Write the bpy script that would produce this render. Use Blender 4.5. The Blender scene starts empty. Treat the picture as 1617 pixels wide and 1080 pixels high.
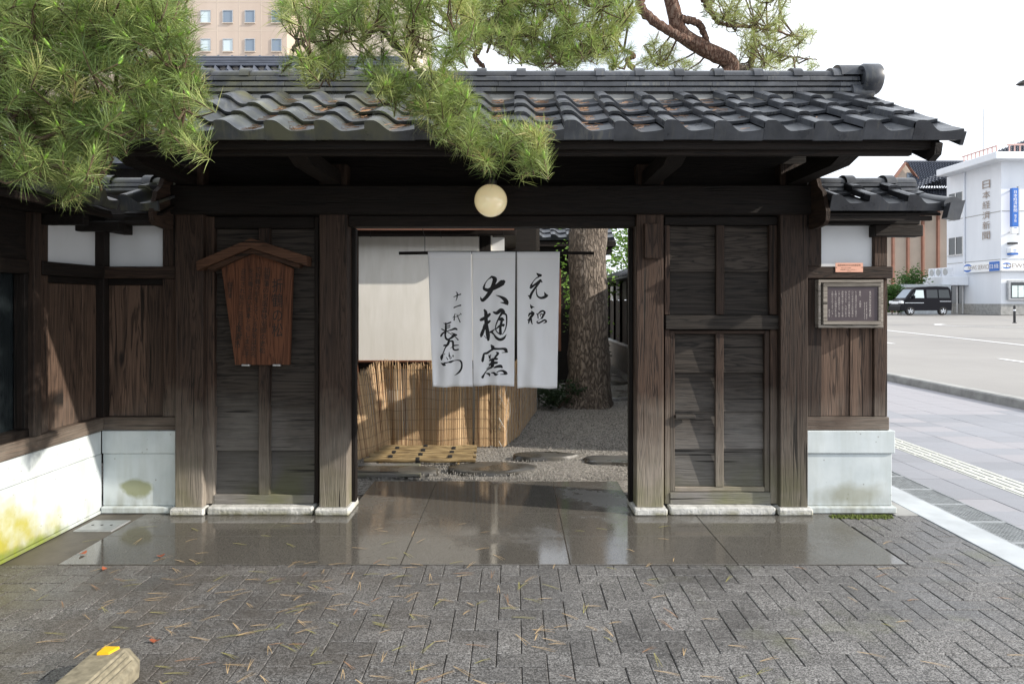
import bpy, math, random
import numpy as np
from mathutils import Vector, Matrix
random.seed(7); RNG = np.random.default_rng(11)
S = bpy.context.scene
R = math.radians
# ------------------------------------------------------------------ camera
F, CX, HY, CH = 1100.0, 812.0, 478.0, 1.45      # focal length (px of the 1617 px photo), vanishing point, eye height
cam = bpy.data.cameras.new('camera'); camo = bpy.data.objects.new('camera', cam); S.collection.objects.link(camo)
camo.location = (0, 0, CH); camo.rotation_euler = (R(90), 0, 0)
cam.sensor_width = 36.0; cam.lens = 36.0*F/1617.0
cam.shift_x = -(CX-808.5)/1617.0; cam.shift_y = (HY-540.0)/1617.0
cam.clip_start = 0.05; cam.clip_end = 2000
S.camera = camo
S.render.resolution_x, S.render.resolution_y = 1024, 683
# ------------------------------------------------------------------ light
SUN = Vector((4.0, -1.0, 2.1)).normalized()
sl = bpy.data.lights.new('sun', 'SUN'); so = bpy.data.objects.new('sun', sl); S.collection.objects.link(so)
sl.energy = 4.8; sl.angle = R(0.53); sl.color = (1.0, 0.925, 0.82)
so.rotation_euler = SUN.to_track_quat('Z', 'Y').to_euler(); so.location = (30, -8, 20)
W = bpy.data.worlds.new('World'); S.world = W; W.use_nodes = True
wn, wl = W.node_tree.nodes, W.node_tree.links
bg = wn['Background']; sky = wn.new('ShaderNodeTexSky'); sky.sky_type = 'NISHITA'; sky.sun_disc = False
sky.sun_elevation = math.asin(SUN.z); sky.sun_rotation = math.atan2(SUN.x, SUN.y)
sky.dust_density = 2.0; sky.altitude = 20
tc = wn.new('ShaderNodeTexCoord'); mp = wn.new('ShaderNodeMapping'); mp.inputs['Scale'].default_value = (1.4, 1.4, 3.2)
ns = wn.new('ShaderNodeTexNoise'); ns.inputs['Scale'].default_value = 2.2; ns.inputs['Detail'].default_value = 6
rp = wn.new('ShaderNodeValToRGB'); rp.color_ramp.elements[0].position = 0.12; rp.color_ramp.elements[1].position = 0.44
mx = wn.new('ShaderNodeMix'); mx.data_type = 'RGBA'
mx.inputs['B'].default_value = (7.8, 8.25, 8.9, 1)
wl.new(tc.outputs['Generated'], mp.inputs[0]); wl.new(mp.outputs[0], ns.inputs['Vector']); wl.new(ns.outputs['Fac'], rp.inputs[0])
wl.new(rp.outputs[0], mx.inputs['Factor']); wl.new(sky.outputs[0], mx.inputs['A']); wl.new(mx.outputs['Result'], bg.inputs['Color'])
bg.inputs['Strength'].default_value = 0.14
S.view_settings.view_transform = 'Standard'; S.view_settings.look = 'None'
S.view_settings.exposure = 0.42; S.view_settings.gamma = 1.0
S.render.engine = 'CYCLES'; S.cycles.use_denoising = True; S.cycles.max_bounces = 8
S.cycles.use_adaptive_sampling = True; S.cycles.adaptive_threshold = 0.01

# ------------------------------------------------------------------ geometry helpers
COL = S.collection
WL = {}                                          # world position of every object's origin
def X(px, Y): return (px-CX)/F*Y
def Z(py, Y): return CH-(py-HY)/F*Y
def P(px, py, Y): return Vector((X(px, Y), Y, Z(py, Y)))
class MB:
    def __init__(s): s.v = []; s.f = []
    def add(s, vs, fs):
        n = len(s.v); s.v += [tuple(p) for p in vs]; s.f += [tuple(i+n for i in f) for f in fs]; return s
    def box(s, x0, x1, y0, y1, z0, z1, c=0.0):
        x0, x1 = min(x0, x1), max(x0, x1); y0, y1 = min(y0, y1), max(y0, y1); z0, z1 = min(z0, z1), max(z0, z1)
        if c <= 0:
            return s.add([(x0,y0,z0),(x1,y0,z0),(x1,y1,z0),(x0,y1,z0),(x0,y0,z1),(x1,y0,z1),(x1,y1,z1),(x0,y1,z1)],
                         [(0,3,2,1),(4,5,6,7),(0,1,5,4),(1,2,6,5),(2,3,7,6),(3,0,4,7)])
        c = min(c, (x1-x0)*.45, (y1-y0)*.45, (z1-z0)*.45)
        vs = []; idx = {}
        for ix in (0, 1):
            for iy in (0, 1):
                for iz in (0, 1):
                    cx, cy, cz = (x0, x1)[ix], (y0, y1)[iy], (z0, z1)[iz]
                    dx, dy, dz = c*(1-2*ix), c*(1-2*iy), c*(1-2*iz)
                    for k, p in enumerate(((cx, cy+dy, cz+dz), (cx+dx, cy, cz+dz), (cx+dx, cy+dy, cz))):
                        idx[(ix, iy, iz, k)] = len(vs); vs.append(p)
        I = lambda a, b, d, k: idx[(a, b, d, k)]
        fs = []
        for q in (0, 1):
            a = [I(q,0,0,0), I(q,1,0,0), I(q,1,1,0), I(q,0,1,0)]; fs.append(a if q else a[::-1])
            a = [I(0,q,0,1), I(0,q,1,1), I(1,q,1,1), I(1,q,0,1)]; fs.append(a if q else a[::-1])
            a = [I(0,0,q,2), I(1,0,q,2), I(1,1,q,2), I(0,1,q,2)]; fs.append(a if q else a[::-1])
        for a in (0, 1):
            for b in (0, 1):
                e = [I(a,b,0,0), I(a,b,1,0), I(a,b,1,1), I(a,b,0,1)]; fs.append(e if a == b else e[::-1])
                e = [I(a,0,b,0), I(a,0,b,2), I(a,1,b,2), I(a,1,b,0)]; fs.append(e if a == b else e[::-1])
                e = [I(0,a,b,1), I(1,a,b,1), I(1,a,b,2), I(0,a,b,2)]; fs.append(e if a == b else e[::-1])
                for d in (0, 1):
                    t = [I(a,b,d,0), I(a,b,d,1), I(a,b,d,2)]; fs.append(t if (a+b+d) % 2 else t[::-1])
        return s.add(vs, fs)
    def prism(s, poly, axis, a0, a1):            # poly: 2-D outline in the two other axes
        n = len(poly)
        def pt(p, a): return {'x': (a, p[0], p[1]), 'y': (p[0], a, p[1]), 'z': (p[0], p[1], a)}[axis]
        vs = [pt(p, a0) for p in poly]+[pt(p, a1) for p in poly]
        fs = [tuple(range(n))[::-1], tuple(range(n, 2*n))]+[(i, (i+1) % n, n+(i+1) % n, n+i) for i in range(n)]
        return s.add(vs, fs)
    def tube(s, pts, rad, n=8):
        pts = [Vector(p) for p in pts]; m = len(pts)
        if not hasattr(rad, '__len__'): rad = [rad]*m
        vs = []; ref = None
        for i, p in enumerate(pts):
            t = (pts[min(i+1, m-1)]-pts[max(i-1, 0)]).normalized()
            if ref is None: ref = Vector((0, 0, 1)) if abs(t.z) < .9 else Vector((1, 0, 0))
            u = (ref-t*ref.dot(t)).normalized(); w = t.cross(u); ref = u
            for k in range(n):
                a = 2*math.pi*k/n; vs.append(p+(u*math.cos(a)+w*math.sin(a))*rad[i])
        fs = [(i*n+k, i*n+(k+1) % n, (i+1)*n+(k+1) % n, (i+1)*n+k) for i in range(m-1) for k in range(n)]
        fs += [tuple(range(n))[::-1], tuple((m-1)*n+k for k in range(n))]
        return s.add(vs, fs)
    def lathe(s, c, prof, n=24, axis='z', caps=False):          # prof: (radius, height)
        vs = []
        for r, h in prof:
            for k in range(n):
                a = 2*math.pi*k/n; u, w = r*math.cos(a), r*math.sin(a)
                vs.append({'z': (c[0]+u, c[1]+w, c[2]+h), 'x': (c[0]+h, c[1]+u, c[2]+w), 'y': (c[0]+u, c[1]+h, c[2]-w)}[axis])
        m = len(prof)
        fs = [(i*n+k, i*n+(k+1) % n, (i+1)*n+(k+1) % n, (i+1)*n+k) for i in range(m-1) for k in range(n)]
        if caps: fs += [tuple(range(n))[::-1], tuple((m-1)*n+k for k in range(n))]
        return s.add(vs, fs)
    def mesh(s, name, smooth=None):
        me = bpy.data.meshes.new(name); me.from_pydata(s.v, [], s.f); me.update()
        if smooth is not None: sm(me, smooth)
        return me
    def build(s, name, mat, parent=None, smooth=None, center=False):
        a = np.array(s.v); lo, hi = a.min(0), a.max(0)
        org = Vector(((lo[0]+hi[0])/2, (lo[1]+hi[1])/2, (lo[2]+hi[2])/2 if center else lo[2]))
        s.v = [tuple(p) for p in (a-np.array(org))]
        return link(name, s.mesh(name, smooth), mat, parent, org)
def sm(me, ang):
    me.polygons.foreach_set('use_smooth', [True]*len(me.polygons)); me.set_sharp_from_angle(angle=R(ang))
def link(name, me, mat, parent, org, rot=(0, 0, 0), scale=(1, 1, 1)):
    o = bpy.data.objects.new(name, me); COL.objects.link(o)
    if mat is not None and len(me.materials) == 0: me.materials.append(M[mat])
    org = Vector(org)
    if parent is not None:
        o.parent = parent; o.location = org-WL[parent.name]
    else: o.location = org
    o.rotation_euler = rot; o.scale = scale; WL[o.name] = org
    return o
def thing(name, label, cat, loc, group=None):
    o = bpy.data.objects.new(name, None); COL.objects.link(o); o.empty_display_size = .1
    o.location = loc; WL[o.name] = Vector(loc); return tag(o, label, cat, group)
def tag(o, label, cat, group=None, kind=None):
    o['label'] = label
    if cat: o['category'] = cat
    if group: o['group'] = group
    if kind: o['kind'] = kind
    return o
def struct(o): o['kind'] = 'structure'; return o
def stuff(o): o['kind'] = 'stuff'; return o
def bx(name, mat, par, x0, x1, y0, y1, z0, z1, c=.004): return MB().box(x0, x1, y0, y1, z0, z1, c).build(name, mat, par)
def text_mesh(body, size, vertical=True, spacing=1.0, res=2):
    cu = bpy.data.curves.new('lettering', 'FONT'); cu.body = '\n'.join(body) if vertical else body
    cu.size = size; cu.align_x = 'CENTER'; cu.space_line = spacing; cu.resolution_u = res
    o = bpy.data.objects.new('lettering', cu); COL.objects.link(o)
    dg = bpy.context.evaluated_depsgraph_get(); me = bpy.data.meshes.new_from_object(o.evaluated_get(dg))
    bpy.data.objects.remove(o); bpy.data.curves.remove(cu); me.name = 'lettering'; me.materials.clear()
    return me
def text_fit(body, w, h, vertical=True, spacing=1.0):         # lettering mesh centred on the origin and scaled to w x h metres
    me = text_mesh(body, 1.0, vertical, spacing); n = len(me.vertices)
    if n == 0: return me
    a = np.zeros(n*3); me.vertices.foreach_get('co', a); a = a.reshape(-1, 3)
    lo, hi = a.min(0), a.max(0); ext = np.maximum(hi-lo, 1e-6)
    sc = np.array([w/ext[0] if w else h/ext[1], h/ext[1] if h else w/ext[0], 0]); a = (a-(lo+hi)/2)*sc
    me.vertices.foreach_set('co', a.ravel()); me.update(); return me
# ------------------------------------------------------------------ materials
M = {}
class NT:
    def __init__(s, name):
        s.m = bpy.data.materials.new(name); s.m.use_nodes = True; s.t = s.m.node_tree; s.n = s.t.nodes; s.l = s.t.links
        s.b = s.n['Principled BSDF']; M[name] = s.m
    def node(s, typ, **kw):
        d = s.n.new(typ)
        for k, v in kw.items():
            if k in d.inputs: 
                if hasattr(v, 'bl_idname') or isinstance(v, bpy.types.NodeSocket): s.l.new(v, d.inputs[k])
                else: d.inputs[k].default_value = v
            else: setattr(d, k, v)
        return d
    def set(s, **kw):
        for k, v in kw.items():
            k = k.replace('_', ' ')
            if isinstance(v, bpy.types.NodeSocket): s.l.new(v, s.b.inputs[k])
            else: s.b.inputs[k].default_value = v if not isinstance(v, tuple) or len(v) == 4 else (*v, 1)
    def coord(s, kind='Object', scale=(1, 1, 1), rnd=True, rot=(0, 0, 0)):
        if kind == 'World': o = s.node('ShaderNodeNewGeometry').outputs['Position']
        else: o = s.node('ShaderNodeTexCoord').outputs[kind]
        if rnd and kind == 'Object':
            r = s.node('ShaderNodeObjectInfo').outputs['Random']
            a = s.node('ShaderNodeVectorMath', operation='SCALE'); a.inputs[0].default_value = (37, 53, 71); s.l.new(r, a.inputs['Scale'])
            b = s.node('ShaderNodeVectorMath', operation='ADD'); s.l.new(o, b.inputs[0]); s.l.new(a.outputs[0], b.inputs[1]); o = b.outputs[0]
        m = s.node('ShaderNodeMapping'); m.inputs['Scale'].default_value = scale; m.inputs['Rotation'].default_value = rot
        s.l.new(o, m.inputs[0]); return m.outputs[0]
    def noise(s, vec, scale=5, detail=4, rough=.55, dist=0):
        return s.node('ShaderNodeTexNoise', Vector=vec, Scale=scale, Detail=detail, Roughness=rough, Distortion=dist).outputs['Fac']
    def ramp(s, fac, *stops):
        d = s.node('ShaderNodeValToRGB'); e = d.color_ramp.elements
        while len(e) < len(stops): e.new(.5)
        for k, (p, c) in enumerate(stops): e[k].position = p; e[k].color = (c, c, c, 1) if not isinstance(c, tuple) else (*c, 1)
        s.l.new(fac, d.inputs[0]); return d.outputs[0]
    def mix(s, fac, a, b, mode='MIX'):
        d = s.node('ShaderNodeMix', data_type='RGBA', blend_type=mode)
        for k, v in (('Factor', fac), ('A', a), ('B', b)):
            if isinstance(v, bpy.types.NodeSocket): s.l.new(v, d.inputs[k])
            else: d.inputs[k].default_value = v if k == 'Factor' else (*v, 1)
        return d.outputs['Result']
    def math(s, op, a, b=0.0, clamp=False):
        d = s.node('ShaderNodeMath', operation=op, use_clamp=clamp)
        for k, v in ((0, a), (1, b)):
            if isinstance(v, bpy.types.NodeSocket): s.l.new(v, d.inputs[k])
            else: d.inputs[k].default_value = v
        return d.outputs[0]
    def sep(s, vec):
        d = s.node('ShaderNodeSeparateXYZ'); s.l.new(vec, d.inputs[0]); return d.outputs
    def bump(s, h, strength=.3, dist=.01):
        d = s.node('ShaderNodeBump', Strength=strength, Distance=dist); s.l.new(h, d.inputs['Height']); s.l.new(d.outputs[0], s.b.inputs['Normal'])
    def rand(s): return s.node('ShaderNodeObjectInfo').outputs['Random']
    def rng(s, v, a, b, c=0.0, d=1.0):
        n = s.node('ShaderNodeMapRange'); s.l.new(v, n.inputs[0])
        for k, q in enumerate((a, b, c, d)): n.inputs[k+1].default_value = q
        return n.outputs[0]
def simple(name, col, rough=.6, var=.12, scale=8, spec=.5, metal=0.0, bump=0.0):
    t = NT(name); v = t.coord('Object'); n = t.noise(v, scale, 5)
    lo = tuple(c*(1-var) for c in col); hi = tuple(min(1, c*(1+var)) for c in col)
    t.set(Base_Color=t.ramp(n, (.3, lo), (.7, hi)), Roughness=rough, Metallic=metal)
    t.b.inputs['Specular IOR Level'].default_value = spec
    if bump: t.bump(t.noise(v, scale*6, 4), bump, .004)
    return t
def wood(name, axis, dark, mid, gray=(.20, .175, .15), grain=1.0, knots=False, weather=1.0, moss=True):
    t = NT(name)
    st = {'x': (1.2, 26, 26), 'y': (26, 1.2, 26), 'z': (26, 26, 1.2)}[axis]
    v = t.coord('Object', st)
    big = t.coord('Object', tuple(k*.16 for k in st))
    g1 = t.noise(big, 3.0*grain, 3, .6, 1.6)
    rings = t.math('FRACT', t.math('MULTIPLY', g1, 9.0))
    rings = t.ramp(rings, (.0, .0), (.55, 1.0), (.9, .75), (1.0, 0.0))
    fine = t.noise(v, 3.5*grain, 6, .7)
    fac = t.math('ADD', t.math('MULTIPLY', rings, .46), t.math('MULTIPLY', fine, .60))
    col = t.ramp(fac, (.22, dark), (.78, mid))
    rnd = t.rng(t.rand(), 0, 1, .62, 1.30)
    wp = t.node('ShaderNodeNewGeometry').outputs['Position']; z = t.sep(wp)[2]
    pn = t.noise(wp, 2.3, 4)
    if weather:                                   # rain-bleached wood lower down; left dark higher up, painting in the eave shade
        w = t.math('MULTIPLY', t.rng(t.math('ADD', z, t.math('MULTIPLY', pn, .9)), 1.30, .42, 0, .95*weather), t.rng(fine, .3, .65, .55, 1.0))
        col = t.mix(t.math('MAXIMUM', w, 0, True), col, gray)
        if moss:
            m = t.math('MULTIPLY', t.rng(z, .42, .05, 0, 1), t.rng(pn, .42, .62, 0, .75), True)
            col = t.mix(m, col, (.13, .135, .055))
    if knots:
        vo = t.node('ShaderNodeTexVoronoi', Scale=1.0); t.l.new(t.coord('Object', {'x': (1.6, 1, 7), 'z': (7, 1, 2.6), 'y': (1, 1.6, 7)}[axis]), vo.inputs['Vector'])
        col = t.mix(t.rng(vo.outputs['Distance'], .19, .07, 0, .95), col, (.012, .009, .007))
    cs = {'x': (.9, 34, 34), 'y': (34, .9, 34), 'z': (34, 34, .9)}[axis]
    crack = t.rng(t.noise(t.coord('Object', cs), 1.1, 2, .5, .4), .645, .69)
    col = t.mix(t.math('MULTIPLY', crack, .85), col, (.004, .003, .002))
    fac = t.math('SUBTRACT', fac, t.math('MULTIPLY', crack, .9))
    d = t.node('ShaderNodeVectorMath', operation='SCALE'); t.l.new(col, d.inputs[0]); t.l.new(rnd, d.inputs['Scale'])
    t.set(Base_Color=d.outputs[0], Roughness=.72); t.b.inputs['Specular IOR Level'].default_value = .3
    t.bump(fac, .55, .006); return t
DK, MD, GR = (.009, .0052, .0038), (.058, .035, .024), (.32, .285, .24)
for ax in 'xyz':
    wood('wood_'+ax, ax, DK, MD, GR)
    wood('board_'+ax, ax, (.006, .0046, .0038), (.046, .037, .030), (.20, .19, .177), grain=.8)
    wood('dark_wood_'+ax, ax, (.0022, .0014, .001), (.011, .0063, .004), weather=0)  # dark timber, deepened to near black: under-eave shade is put into its colour
wood('plank_z', 'z', (.016, .010, .007), (.115, .072, .05), (.26, .225, .19), grain=.8, knots=True, moss=False)
wood('sign_wood', 'z', (.045, .015, .007), (.165, .062, .028), weather=0, grain=.7)
wood('sign_roof_wood', 'x', (.028, .012, .006), (.085, .040, .022), weather=0)
wood('red_wood', 'z', (.08, .028, .014), (.20, .085, .045), weather=0)
# roof tiles
t = NT('roof_tile'); v = t.coord('Object'); wv = t.coord('World')
n1 = t.noise(v, 9, 5); n2 = t.noise(v, 60, 3); sl_ = t.noise(t.coord('Object', (14, 14, 2)), 4, 3)
base = t.ramp(n1, (.3, (.026, .029, .035)), (.72, (.060, .065, .076)))
base = t.mix(t.math('MULTIPLY', t.rng(sl_, .52, .68), t.rng(t.rand(), 0, 1, .05, .5)), base, (.12, .118, .10))
xw = t.sep(wv)[0]
mossy = t.math('MULTIPLY', t.rng(xw, .3, -1.1, 0, .75), t.rng(t.noise(wv, 6, 4), .4, .62), True)
base = t.mix(mossy, base, (.10, .10, .055))
tv = t.node('ShaderNodeVectorMath', operation='SCALE'); t.l.new(base, tv.inputs[0]); t.l.new(t.rng(t.rand(), 0, 1, .68, 1.35), tv.inputs['Scale'])
t.set(Base_Color=tv.outputs[0], Roughness=t.rng(n1, .3, .7, .24, .46)); t.bump(n2, .12, .002)
# wet granite apron
t = NT('granite'); v = t.coord('World'); sp = t.node('ShaderNodeTexVoronoi', Scale=330.0); t.l.new(v, sp.inputs['Vector'])
pn = t.noise(v, 1.1, 4); col = t.ramp(sp.outputs['Color'], (.15, (.052, .049, .044)), (.85, (.142, .134, .120)))
col = t.mix(t.rng(t.rand(), 0, 1, 0, .35), col, (.075, .068, .058))
wx = t.sep(v)
wet = t.ramp(t.math('ADD', pn, t.math('MULTIPLY', t.math('SUBTRACT', t.noise(v, 16, 4), .5), .22)), (.42, .02), (.51, .07), (.62, .34))
t.set(Base_Color=col, Roughness=wet); t.b.inputs['Specular IOR Level'].default_value = .6
t.bump(t.math('ADD', t.noise(v, 90, 3), t.math('MULTIPLY', t.noise(v, 9, 2), .8)), .045, .004)
# pavers
t = NT('paver'); v = t.coord('World'); sp = t.node('ShaderNodeTexVoronoi', Scale=210.0); t.l.new(v, sp.inputs['Vector'])
sp2 = t.noise(v, 160, 3, .7); big = t.noise(v, 1.6, 4)
s1 = t.math('ADD', t.math('MULTIPLY', t.sep(sp.outputs['Color'])[0], .55), t.math('MULTIPLY', sp2, .5))
col = t.ramp(s1, (.22, (.029, .028, .028)), (.48, (.100, .098, .096)), (.80, (.275, .27, .265)))
d = t.node('ShaderNodeVectorMath', operation='SCALE'); t.l.new(col, d.inputs[0])
wetm = t.rng(big, .42, .60)
t.l.new(t.math('MULTIPLY', t.rng(t.rand(), 0, 1, .80, 1.14), t.rng(wetm, 0, 1, .80, 1.0)), d.inputs['Scale'])
mz = t.math('MULTIPLY', t.rng(t.noise(v, 2.4, 5), .56, .70), t.rng(t.sep(v)[0], .2, 1.1, 0, .42), True)
dirt = t.math('MULTIPLY', t.rng(t.sep(v)[0], .6, -1.6, 0, .5), t.rng(t.noise(v, 3.1, 6), .35, .65), True)
t.set(Base_Color=t.mix(dirt, t.mix(mz, d.outputs[0], (.105, .115, .05)), (.075, .060, .045)), Roughness=t.rng(wetm, 0, 1, .38, .72)); t.bump(s1, .55, .004)
simple('joint', (.045, .038, .030), .9, .4, 30); simple('moss', (.085, .11, .018), .9, .4, 40, bump=.6)
simple('brown_concrete', (.085, .075, .062), .55, .35, 6, bump=.2)
# plinth stone, with algae stains that have their own shape and place
t = NT('plinth'); v = t.coord('World'); col = t.ramp(t.noise(v, 5, 6), (.3, (.46, .51, .525)), (.7, (.58, .625, .635)))
vo = t.node('ShaderNodeTexVoronoi', Scale=16.0); t.l.new(v, vo.inputs['Vector'])
col = t.mix(t.rng(vo.outputs['Distance'], .11, .05, 0, .75), col, (.20, .21, .20))
st = t.noise(t.coord('World', (7, 7, 1.1)), 1.6, 4); col = t.mix(t.rng(st, .46, .7, 0, .45), col, (.38, .41, .38))
def blob(c, r, soft=.55):
    s_ = t.node('ShaderNodeVectorMath', operation='SUBTRACT'); t.l.new(v, s_.inputs[0]); s_.inputs[1].default_value = c
    m_ = t.node('ShaderNodeVectorMath', operation='DIVIDE'); t.l.new(s_.outputs[0], m_.inputs[0]); m_.inputs[1].default_value = r
    l_ = t.node('ShaderNodeVectorMath', operation='LENGTH'); t.l.new(m_.outputs[0], l_.inputs[0])
    dd = t.math('ADD', l_.outputs['Value'], t.math('MULTIPLY', t.math('SUBTRACT', t.noise(v, 7, 5), .5), 1.1))
    return t.rng(dd, 1.0, 1.0-soft, 0, 1)
col = t.mix(blob((-2.85, 3.45, .06), (.5, .98, .36)), col, (.36, .33, .04))
col = t.mix(t.math('MULTIPLY', blob((-2.85, 3.6, 0.0), (.5, 1.0, .075), .4), .9), col, (.16, .21, .02))
col = t.mix(t.math('MULTIPLY', blob((-2.62, 4.8, .17), (.12, .4, .075), .3), .75), col, (.19, .20, .06))
col = t.mix(t.math('MULTIPLY', blob((2.32, 4.8, .13), (.27, .4, .11), .6), .55), col, (.20, .19, .10))
gr = t.math('MULTIPLY', t.rng(t.sep(v)[2], .16, .02), t.rng(t.noise(t.coord('World', (9, 9, 2.5)), 2, 5), .40, .68), True)
col = t.mix(t.math('MULTIPLY', gr, .55), col, (.17, .165, .11))
t.set(Base_Color=col, Roughness=.72); t.bump(t.noise(v, 120, 4), .18, .003)
t = NT('base_stone'); v = t.coord('World'); col = t.ramp(t.noise(v, 14, 6), (.3, (.36, .36, .34)), (.7, (.62, .62, .60)))
col = t.mix(t.math('MULTIPLY', t.rng(t.sep(v)[2], .045, .0), t.rng(t.noise(v, 9, 4), .4, .6), True), col, (.20, .19, .10))
t.set(Base_Color=col, Roughness=.8); t.bump(t.noise(v, 45, 5), .7, .012)
simple('plaster', (.72, .74, .76), .85, .05, 3); simple('cream_plaster', (.60, .57, .50), .85, .08, 3)
t = NT('cloth'); v = t.coord('World'); n = t.noise(v, 420, 2); t.set(Base_Color=t.ramp(t.noise(v, 3, 4), (.3, (.87, .87, .89)), (.7, (.91, .91, .92))), Roughness=.9)
t.bump(n, .08, .001); tr = t.node('ShaderNodeBsdfTranslucent'); tr.inputs['Color'].default_value = (.74, .72, .70, 1)
mxs = t.node('ShaderNodeMixShader'); mxs.inputs[0].default_value = .12; out = t.n['Material Output']
t.l.new(t.b.outputs[0], mxs.inputs[1]); t.l.new(tr.outputs[0], mxs.inputs[2]); t.l.new(mxs.outputs[0], out.inputs['Surface'])
t = NT('blind_cloth'); v = t.coord('World', (6, 6, 1)); t.set(Base_Color=t.ramp(t.noise(v, 3, 5), (.3, (.78, .75, .68)), (.7, (.87, .84, .78))), Roughness=.9)
simple('ink', (.012, .011, .012), .8, .1); simple('carved_ink', (.014, .010, .008), .8, .2)
t = NT('opal_glass'); t.set(Base_Color=(.80, .72, .50), Roughness=.08, Emission_Color=(1.0, .80, .42), Emission_Strength=.26, Subsurface_Weight=.3, Coat_Weight=1.0)
simple('dark_metal', (.02, .02, .02), .45, .2, metal=.6); simple('steel', (.42, .43, .44), .35, .15, metal=.8); simple('galvanised', (.36, .38, .39), .5, .2, 20, metal=.35)
simple('copper_plate', (.72, .38, .27), .42, .06, metal=.25); simple('bronze', (.062, .046, .052), .45, .15, 12, metal=.2); simple('pale_letter', (.42, .38, .36), .6, .1)
wood('silver_wood', 'x', (.12, .105, .088), (.28, .25, .215), weather=0)
t = NT('gravel'); v = t.coord('World'); vo = t.node('ShaderNodeTexVoronoi', Scale=75.0); t.l.new(v, vo.inputs['Vector'])
vd = t.node('ShaderNodeTexVoronoi', Scale=75.0, feature='DISTANCE_TO_EDGE'); t.l.new(v, vd.inputs['Vector'])
col = t.ramp(t.sep(vo.outputs['Color'])[0], (.1, (.18, .165, .145)), (.5, (.36, .335, .30)), (.95, (.54, .50, .45)))
t.set(Base_Color=t.mix(t.rng(vd.outputs['Distance'], .08, .0, 0, .8), col, (.05, .045, .035)), Roughness=.8); t.bump(t.ramp(vd.outputs['Distance'], (0, 0), (.35, 1)), 1.0, .012)
simple('pebble', (.20, .19, .172), .7, .35, 40)
t = NT('wet_stone'); v = t.coord('World'); t.set(Base_Color=t.ramp(t.noise(v, 6, 6), (.3, (.035, .032, .027)), (.7, (.085, .078, .065))), Roughness=t.ramp(t.noise(v, 3, 4), (.4, .12), (.62, .5))); t.bump(t.noise(v, 12, 5), .4, .01)
t = NT('reed'); a = t.node('ShaderNodeAttribute'); a.attribute_name = 'tint'; t.set(Base_Color=t.ramp(a.outputs['Fac'], (0, (.16, .085, .04)), (.45, (.42, .27, .14)), (1, (.62, .46, .27))), Roughness=.6)
t = NT('bamboo'); v = t.coord('Object', (1, 9, 9)); t.set(Base_Color=t.ramp(t.noise(v, 6, 5), (.3, (.10, .065, .030)), (.7, (.40, .29, .14))), Roughness=.4)
simple('rope', (.012, .010, .009), .9, .3); simple('string', (.10, .085, .06), .9, .2)
for nm, c0, c1, c2 in (('bark', (.020, .015, .012), (.15, .118, .092), (.26, .215, .175)), ('red_bark', (.04, .02, .014), (.15, .078, .052), (.21, .155, .12))):
    t = NT(nm); v = t.coord('World', (1, 1, .30)); wob = t.node('ShaderNodeTexNoise', Vector=v, Scale=7.0, Detail=5.0).outputs['Color']
    vo = t.node('ShaderNodeTexVoronoi', Scale=24.0, feature='DISTANCE_TO_EDGE'); t.l.new(t.mix(.22, v, wob), vo.inputs['Vector'])
    n = t.noise(v, 30, 7, .7); h = t.math('ADD', t.math('MULTIPLY', t.rng(vo.outputs['Distance'], 0, .25), .45), t.math('MULTIPLY', n, .75))
    t.set(Base_Color=t.ramp(h, (.25, c0), (.62, c1), (.95, c2)), Roughness=.9); t.bump(h, 1.0, .035)
t = NT('pine_needle'); a = t.node('ShaderNodeAttribute'); a.attribute_name = 'tint'
t.set(Base_Color=t.ramp(a.outputs['Fac'], (0, (.050, .090, .028)), (.45, (.180, .255, .078)), (.8, (.40, .44, .165)), (1.0, (.50, .42, .19))), Roughness=.45)
t.b.inputs['Specular IOR Level'].default_value = .35
tr = t.node('ShaderNodeBsdfTranslucent'); tr.inputs['Color'].default_value = (.42, .50, .12, 1); mxs = t.node('ShaderNodeMixShader'); mxs.inputs[0].default_value = .20
t.l.new(t.b.outputs[0], mxs.inputs[1]); t.l.new(tr.outputs[0], mxs.inputs[2]); t.l.new(mxs.outputs[0], t.n['Material Output'].inputs['Surface'])
simple('bud', (.22, .40, .05), .5, .25); simple('twig', (.085, .052, .032), .8, .3)
for nm, c in (('leaf_light', (.17, .30, .05)), ('leaf_dark', (.022, .045, .014)), ('hedge_leaf', (.05, .12, .02))):
    t = simple(nm, c, .5, .4, 30); tr = t.node('ShaderNodeBsdfTranslucent'); tr.inputs['Color'].default_value = (*[min(1, k*1.4) for k in c], 1); mxs = t.node('ShaderNodeMixShader'); mxs.inputs[0].default_value = .3
    t.l.new(t.b.outputs[0], mxs.inputs[1]); t.l.new(tr.outputs[0], mxs.inputs[2]); t.l.new(mxs.outputs[0], t.n['Material Output'].inputs['Surface'])
simple('needle_tan', (.46, .33, .18), .6, .3); simple('needle_orange', (.34, .19, .10), .6, .3); simple('needle_olive', (.30, .28, .09), .6, .3); simple('red_leaf', (.27, .075, .035), .6, .3)
t = NT('asphalt'); v = t.coord('World'); t.set(Base_Color=t.ramp(t.math('ADD', t.math('MULTIPLY', t.noise(v, .16, 6, .7), .75), t.math('MULTIPLY', t.noise(v, 60, 3), .4)), (.3, (.205, .197, .19)), (.7, (.285, .275, .262))), Roughness=.8)
simple('road_paint', (.72, .73, .74), .6, .08, 4); simple('kerb_stone', (.30, .30, .29), .8, .25, 5, bump=.2)
t = NT('sidewalk_tile'); v = t.coord('World'); sp = t.noise(v, 130, 3); c_ = t.ramp(sp, (.3, (.215, .22, .245)), (.7, (.285, .292, .318)))
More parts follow.
